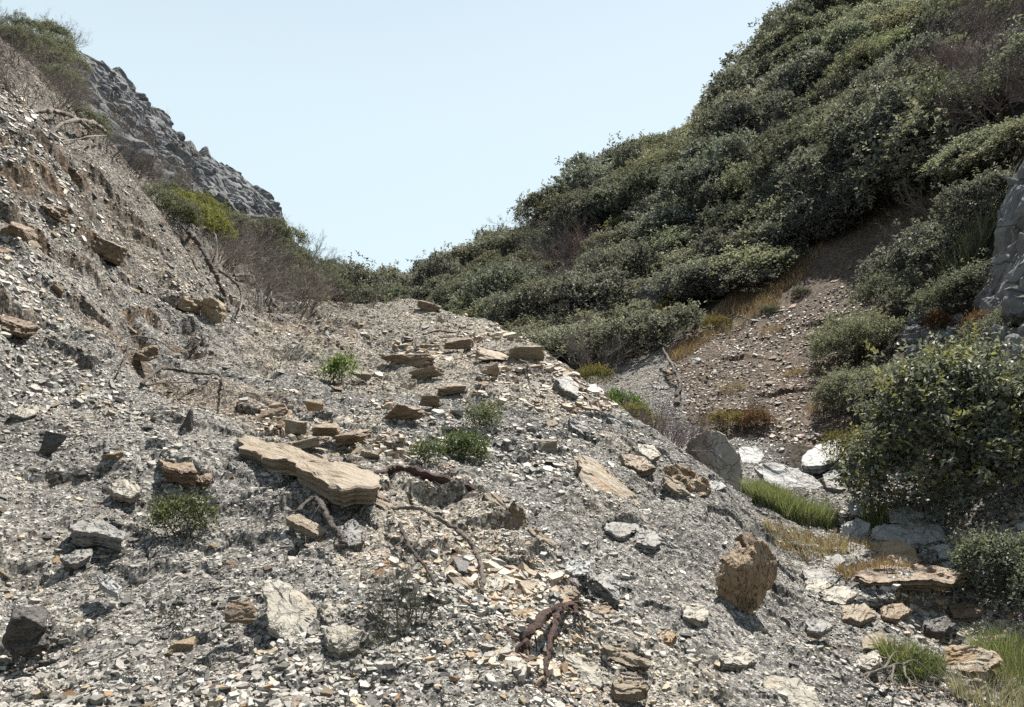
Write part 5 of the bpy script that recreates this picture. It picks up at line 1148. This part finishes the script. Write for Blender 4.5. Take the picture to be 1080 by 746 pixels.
unique(items, 'saddle')

# ------------------------------------------------------------------ bushes of the left bank and the slope behind it
items = []
cu = r_.uniform(-40, 402, 7000); cv = r_.uniform(-10, 330, 7000); P = hit(cu, cv); P = P[~np.isnan(P[:, 0])]; R = np.hypot(P[:, 0], P[:, 1]); u, v = proj(P)
k = (R > 13.2) & (R < 40) & (P[:, 0] < -2.5); k |= (R > 10.3) & (u < 105) & (v < 118)
k &= ~((R > 22) & (u < 288) & (v < 252 - (285 - u) * .32) & (u > 70))
P = P[k]; chosen = []
for p in P:
    R_ = math.hypot(p[0], p[1]); d = .62 + .026 * max(0, R_ - 11)
    if all(np.sum((p - q) ** 2) > d * d for q in chosen): chosen.append(p)
    if len(chosen) >= 130: break
for p in chosen:
    pu, pv = proj(p); R_ = math.hypot(p[0], p[1]); q = r_.uniform()
    far = R_ > 25
    if abs(pu - 215) < 22 and abs(pv - 240) < 20: kd = 'fresh0'
    elif far: kd = ('olive%d' % r_.integers(4)) if q < .20 else ('fresh%d' % r_.integers(2) if q < .30 else ('greyg%d' % r_.integers(3) if q < .46 else ('grey%d' % r_.integers(3) if q < .8 else 'purple%d' % r_.integers(2))))
    else: kd = ('grey%d' % r_.integers(3)) if q < .74 else ('purple%d' % r_.integers(2) if q < .95 else 'greyg%d' % r_.integers(3))
    s = (.42 + .020 * max(0, R_ - 12)) * r_.uniform(.8, 1.25)
    if kd[:4] in ('grey', 'purp') and kd not in KIND: s *= 1.3
    if R_ < 20 and 105 < pu < 285: s *= .72
    if pu > 376: s *= .7
    if pu < 108: s *= .7
    t = r_.uniform(.85, 1.2); col = (1.2 * t, 1.12 * t, .65 * t) if kd == 'fresh0' and not far else (t, t, t * .95)
    o = shrub(0, 0, kd, (s, s, s * r_.uniform(.8, 1.1)), None, None, col, name='shrub' if kd in KIND else 'dead_shrub', P=np.array([p[0], p[1], float(Hd(p[0:1], p[1:2])[0])]))
    base = 'yellow green bush' if col[0] > 1.25 and kd == 'fresh0' else DESC[kd[:-1]][int(kd[-1])]
    items.append([o, base + ' ' + near(LM_LEFT, pu, pv, ('bank side of @', 'gully side of @', 'above @', 'below @')), pu, pv, 'bushes of the left slope'])
unique(items, 'bank')

# ------------------------------------------------------------------ loose stones big enough to point at
PROTO = {}
for i in range(6): PROTO['flat', i] = hull_rock(700 + i, (1, .62 + .05 * i, .20 + .02 * i), 13, 3, .06, .55, .05)
for i in range(4): PROTO['blocky', i] = hull_rock(720 + i, (1, .8, .55), 13, 3, .07, .6, .05)
for i in range(3): PROTO['long', i] = hull_rock(740 + i, (1, .36, .2), 13, 3, .06, .65, .05)
for i in range(2): PROTO['wedge', i] = hull_rock(760 + i, (1, .6, .42), 8, 3, .06, .3, .05)
PM = {q: make_mesh(q[0] + '_stone', V, [F]) for q, (V, F) in PROTO.items()}
for me in PM.values(): me.materials.append(M['stone'])
COLR = {'grey': (.24,.23,.215), 'pale grey': (.34,.33,.31), 'dark grey': (.09,.085,.078), 'tan': (.33,.255,.165), 'rusty': (.26,.155,.085), 'whitish': (.46,.45,.42), 'brown': (.17,.12,.08)}
def stone(P, size, shape, colour, r):
    ks = [q for q in PM if q[0] == shape]; q = ks[r.integers(len(ks))]
    o = bpy.data.objects.new('stone', PM[q]); COL.objects.link(o)
    nn = normal(P[0:1], P[1:2], .3)[0] + r.normal(0, .16, 3) + np.array([0, 0, .15]); nn /= np.linalg.norm(nn)
    z = Hd(P[0:1], P[1:2])[0]
    R = Vector(nn).to_track_quat('Z', 'Y').to_matrix() @ Matrix.Rotation(r.uniform(0, 6.28), 3, 'Z')
    s = np.array([size * r.uniform(.9, 1.1), size * r.uniform(.8, 1.2), size * r.uniform(.75, 1.25)])
    o.matrix_world = Matrix.Translation((P[0], P[1], z + size * .05)) @ R.to_4x4() @ Matrix.Diagonal(list(s) + [1])
    c = np.array(COLR[colour]) * r.uniform(.88, 1.12); o.color = tuple(c) + (1,); o['category'] = 'stone'
    return o
r_ = np.random.default_rng(97); items = []; got = []
def try_stone(u, v, px, zone):
    if any(abs(u - a) < w + px * .5 and abs(v - b) < h + px * .4 for a, b, w, h in USED): return
    if any((u - a) ** 2 + (1.4 * (v - b)) ** 2 < (1.1 * (px + w)) ** 2 * .5 for a, b, w in got): return
    P = hit(np.array([u]), np.array([v]))[0]
    if np.isnan(P[0]) or math.hypot(P[0], P[1]) > 21: return
    bank, tan, hill = [float(q[0]) for q in zones(P[0:1], P[1:2])]
    if hill > .5 and bank < .5: return
    w = [.34, .17, .15, .17, .07, .05, .05] if tan < .2 else [.17, .12, .06, .38, .16, .06, .05]
    if bank > .5: w = [.16, .18, .06, .2, .14, .04, .22]
    if inpoly(np.array([u]), np.array([v]), [(250,425),(420,360),(560,345),(600,400),(520,450),(560,590),(720,660),(690,720),(540,735),(470,640),(400,520)])[0]: w = [.13, .16, .05, .42, .12, .06, .06]
    colour = list(COLR)[r_.choice(7, p=w)]; shape = ['flat', 'blocky', 'long', 'wedge'][r_.choice(4, p=[.56, .18, .18, .08])]
    got.append((u, v, px))
    o = stone(P, px / FPX * P[1] * 1.12, shape, colour, r_)
    lm = LM_BANK if bank > .5 else LM_SCREE
    lab = '%s %s%s stone %s' % (colour, 'small ' if px < 11 else ('' if px < 17 else 'larger '), shape if shape != 'wedge' else 'wedge shaped', near(lm, u, v, ('bank side of @', 'gully side of @', 'uphill of @', 'downhill of @')))
    items.append([o, lab, u, v, 'loose stones on the brown bank' if bank > .5 else 'loose stones on the scree'])
for poly, n, lo, hi in (([(250,425),(300,418),(365,440),(400,480),(300,465),(255,455)], 30, 12, 28), ([(420,360),(540,345),(585,390),(520,440),(430,430)], 40, 12, 28), ([(480,580),(560,600),(700,660),(690,710),(560,735),(480,680)], 50, 14, 36),
                        ([(700,470),(790,520),(830,580),(900,640),(900,720),(820,690),(760,560)], 34, 9, 24), ([(880,600),(1000,640),(1080,700),(1080,746),(880,746)], 12, 10, 24),
                        ([(250,330),(450,325),(540,340),(420,370),(300,370)], 22, 7, 14), ([(0,560),(250,560),(420,600),(480,746),(0,746)], 40, 10, 26), ([(0,330),(240,330),(400,440),(240,550),(0,550)], 32, 9, 20),
                        ([(0,150),(100,200),(240,320),(0,330)], 20, 8, 16), ([(690,400),(830,310),(930,260),(880,440),(790,470)], 44, 6, 15), ([(540,380),(620,400),(740,490),(650,470),(560,450)], 24, 8, 18)):
    us = [q[0] for q in poly]; vs = [q[1] for q in poly]; done = len(got)
    for _ in range(n * 6):
        u, v = r_.uniform(min(us), max(us)), r_.uniform(min(vs), max(vs))
        if inpoly(np.array([u]), np.array([v]), poly)[0]: try_stone(u, v, float(np.clip(np.exp(r_.normal(math.log(lo * 1.35), .3)), lo, hi)), 0)
        if len(got) - done >= n or len(got) >= 292: break
unique(items, 'bank')
